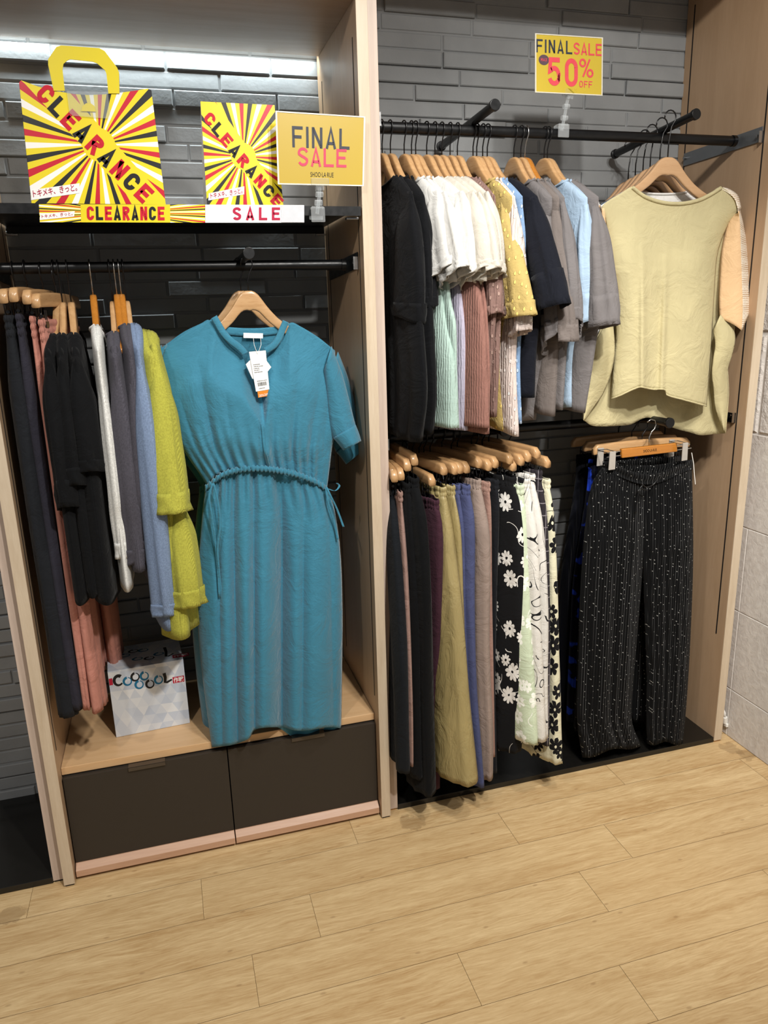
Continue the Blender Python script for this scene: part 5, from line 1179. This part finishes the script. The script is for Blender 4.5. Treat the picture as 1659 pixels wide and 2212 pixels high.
# ---- dotted pleated trousers facing forward ------------------------------------------------
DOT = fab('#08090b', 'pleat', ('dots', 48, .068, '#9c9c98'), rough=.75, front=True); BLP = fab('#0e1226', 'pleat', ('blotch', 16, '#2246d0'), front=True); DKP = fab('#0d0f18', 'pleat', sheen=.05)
YP = .052
e = empty('trousers', at(1400, 1610, 'y', YP), 0, 'black pleated wide trousers with tiny white dots facing forward', 'trousers')
def leg(Lp, Rp, y0_, thick, seed):
    L_, R_ = tabf([(y, x) for x, y in Lp]), tabf([(y, x) for x, y in Rp]); y_0, y_1 = Lp[0][1], Lp[-1][1]; y2 = Rp[-1][1]; y_0r = Rp[0][1]; ff = Folds(seed, .012, 5, .7)
    def P(i, j):
        a = 2 * pi * i; k = (1 - cos(a)) / 2; py = y_0 + (y_0r - y_0) * k + ((y_1 + (y2 - y_1) * k) - (y_0 + (y_0r - y_0) * k)) * j + 4 * j * sin(9 * k); px = L_(py) + (R_(py) - L_(py)) * k
        s = sin(a); d = thick * (.5 + .5 * smooth(0, .3, j)) * sgnpow(s, .7)
        pl = .0022 * sin(2 * pi * 22 * k) * s * smooth(0, .05, 1 - abs(2 * k - 1))
        return at(px, py, 'y', y0_ - d - pl - ff(k * 2, j) * (1 - abs(2 * k - 1) ** 6))
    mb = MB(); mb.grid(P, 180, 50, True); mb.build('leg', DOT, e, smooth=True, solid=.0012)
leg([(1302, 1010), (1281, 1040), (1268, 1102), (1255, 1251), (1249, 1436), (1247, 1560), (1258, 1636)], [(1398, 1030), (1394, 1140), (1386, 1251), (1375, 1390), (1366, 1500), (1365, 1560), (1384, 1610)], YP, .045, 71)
leg([(1384, 1030), (1388, 1140), (1390, 1251), (1394, 1380), (1397, 1470), (1396, 1540), (1398, 1606)], [(1494, 1005), (1496, 1080), (1497, 1214), (1492, 1360), (1486, 1473), (1480, 1550), (1474, 1606)], YP, .045, 72)
def Pwb(i, j):
    a = 2 * pi * i; k = (1 - cos(a)) / 2; s = sin(a); sag = 30 * sin(pi * k) ** 1.5 * (1 if s > 0 else .35); px = 1302 + 194 * k; py = 996 - 3 * k + sag + 22 * j
    return at(px, py, 'y', YP - (.030 + .002 * sin(2 * pi * 34 * k)) * sgnpow(s, .7) - .003 * sin(2 * pi * j))
mb = MB(); mb.grid(Pwb, 160, 10, True); mb.build('waistband', DOT, e, smooth=True, solid=.0012)
for pts in ([(1386, 1045), (1396, 1052), (1412, 1046), (1422, 1030), (1426, 1022)], [(1388, 1048), (1380, 1060), (1376, 1085), (1372, 1110)], [(1402, 1050), (1396, 1058), (1384, 1056), (1377, 1062)]):
    MB().tube([at(*interp(pts, k / 16), 'y', YP - .05) for k in range(17)], .0022, 8).build('drawstring', M['black'], e, smooth=True)
MB().tube([at(*p, 'y', YP - .01) for p in [(1494, 978), (1498, 1000), (1500, 1025), (1502, 1046)]], .0012, 6).build('loose_thread', M['white'], e)
# orange bar hanger with grey clips
bl, br_ = at(1345, 974, 'y', YP - .004), at(1463, 967, 'y', YP - .004)
e = empty('clip_hanger', at(1405, 925, 'y', YP), 0, 'orange varnished bar hanger with grey clips holding the dotted trousers', 'hanger', 'clip hangers on the end arm')
qb = [at(px, py, 'y', YP - .010) for px, py in [(1343, 970), (1463, 957), (1464, 976), (1344, 990)]]
MB().prism(qb, (0, .013, 0)).build('bar', M['orange'], e, bevel=.003)
PO = Plane(*qb); font_letters(PO, 'SHOO·LA·RUE', .38, .36, .62, .66, INK['black'], 'shop_lettering', e)
MB().tube([at(px, py, 'y', YP - .004) for px, py in [(1310, 988), (1345, 983), (1463, 972), (1493, 968)]], .0016, 8).tube([at(px, py, 'y', YP - .004) for px, py in [(1316, 978), (1345, 974), (1463, 962), (1490, 960)]], .0016, 8).build('wire_frame', M['steel'], e)
hp = [at(px, py, 'y', YP - .002) for px, py in [(1402, 966), (1402, 945), (1408, 932), (1414, 926)]]
MB().tube(hp + [hp[-1] + Vector((.004, 0, .012)), hp[-1] + Vector((0, 0, .026)), hp[-1] + Vector((-.016, 0, .030)), hp[-1] + Vector((-.028, 0, .022))], .0019, 8).build('hook', M['steel'], e, smooth=True)
for a, b in (((1316, 976), (1330, 1016)), ((1474, 957), (1486, 996))):
    q = [at(px, py, 'y', YP - .036) for px, py in [(a[0] + 2, a[1]), (b[0] + 1, a[1] - 1), (b[0] - 1, b[1] - 2), (a[0] - 1, b[1])]]
    MB().prism(q, (0, .004, 0)).build('clip', M['clipgrey'], e, bevel=.001)
    q2 = [v + Vector((0, .066, 0)) for v in q]; MB().prism(q2, (0, .004, 0)).build('clip', M['clipgrey'], e, bevel=.001)
    MB().tube([q[0] + Vector((-.006, .004, -.004)), q[1] + Vector((.006, .004, -.004)), q[1] + Vector((.006, .06, -.004)), q[0] + Vector((-.006, .06, -.004)), q[0] + Vector((-.006, .004, -.004))], .0013, 6).build('clip_wire', M['steel'], e)
# trousers behind them
for i, (y, x, mat, lab) in enumerate([(.135, .952, DOT, 'second dotted pleated trousers right behind the front pair'), (.20, .957, BLP, 'black pleated trousers blotched with blue, behind the dotted pairs'), (.285, .962, DKP, 'very dark navy pleated trousers at the rear of the lower arm')]):
    hk = Vector((x, y, 1.158 - .0 * i)); hanger('clip', hk, 0, 'wooden clip hanger holding the ' + ' '.join(lab.split(',')[0].split()[:9]), 'clip hangers on the end arm')
    u, t_, rz = frame_of(hk, 90); e = empty('trousers', hk, rz, lab, 'trousers', 'trousers on the lower arm'); f = Folds(700 + i, .008, 5, .6); zb = -1.07; zz = lambda s: -.13 + (zb + .13) * s
    mb = MB()
    for sg in (1, -1):
        tube_mesh(mb, lambda s: (sg * (.155 + .045 * smooth(0, .5, s)), zz(s)), lambda s: (sg * (.005 + .01 * s), zz(s)), lambda s: .016 + .012 * s, f, n=60, nv=30)
    mb.build('legs', mat, e, smooth=True, local=True, solid=.0012)
    mb = MB(); mb.grid(lambda i_, j: (.158 * cos(2 * pi * i_) * (1 + .006 * sin(80 * pi * i_)), (.012 + .001 * sin(80 * pi * i_)) * sgnpow(sin(2 * pi * i_), .7), -.112 - .03 * j), 160, 6, True); mb.build('waistband', mat, e, smooth=True, local=True)
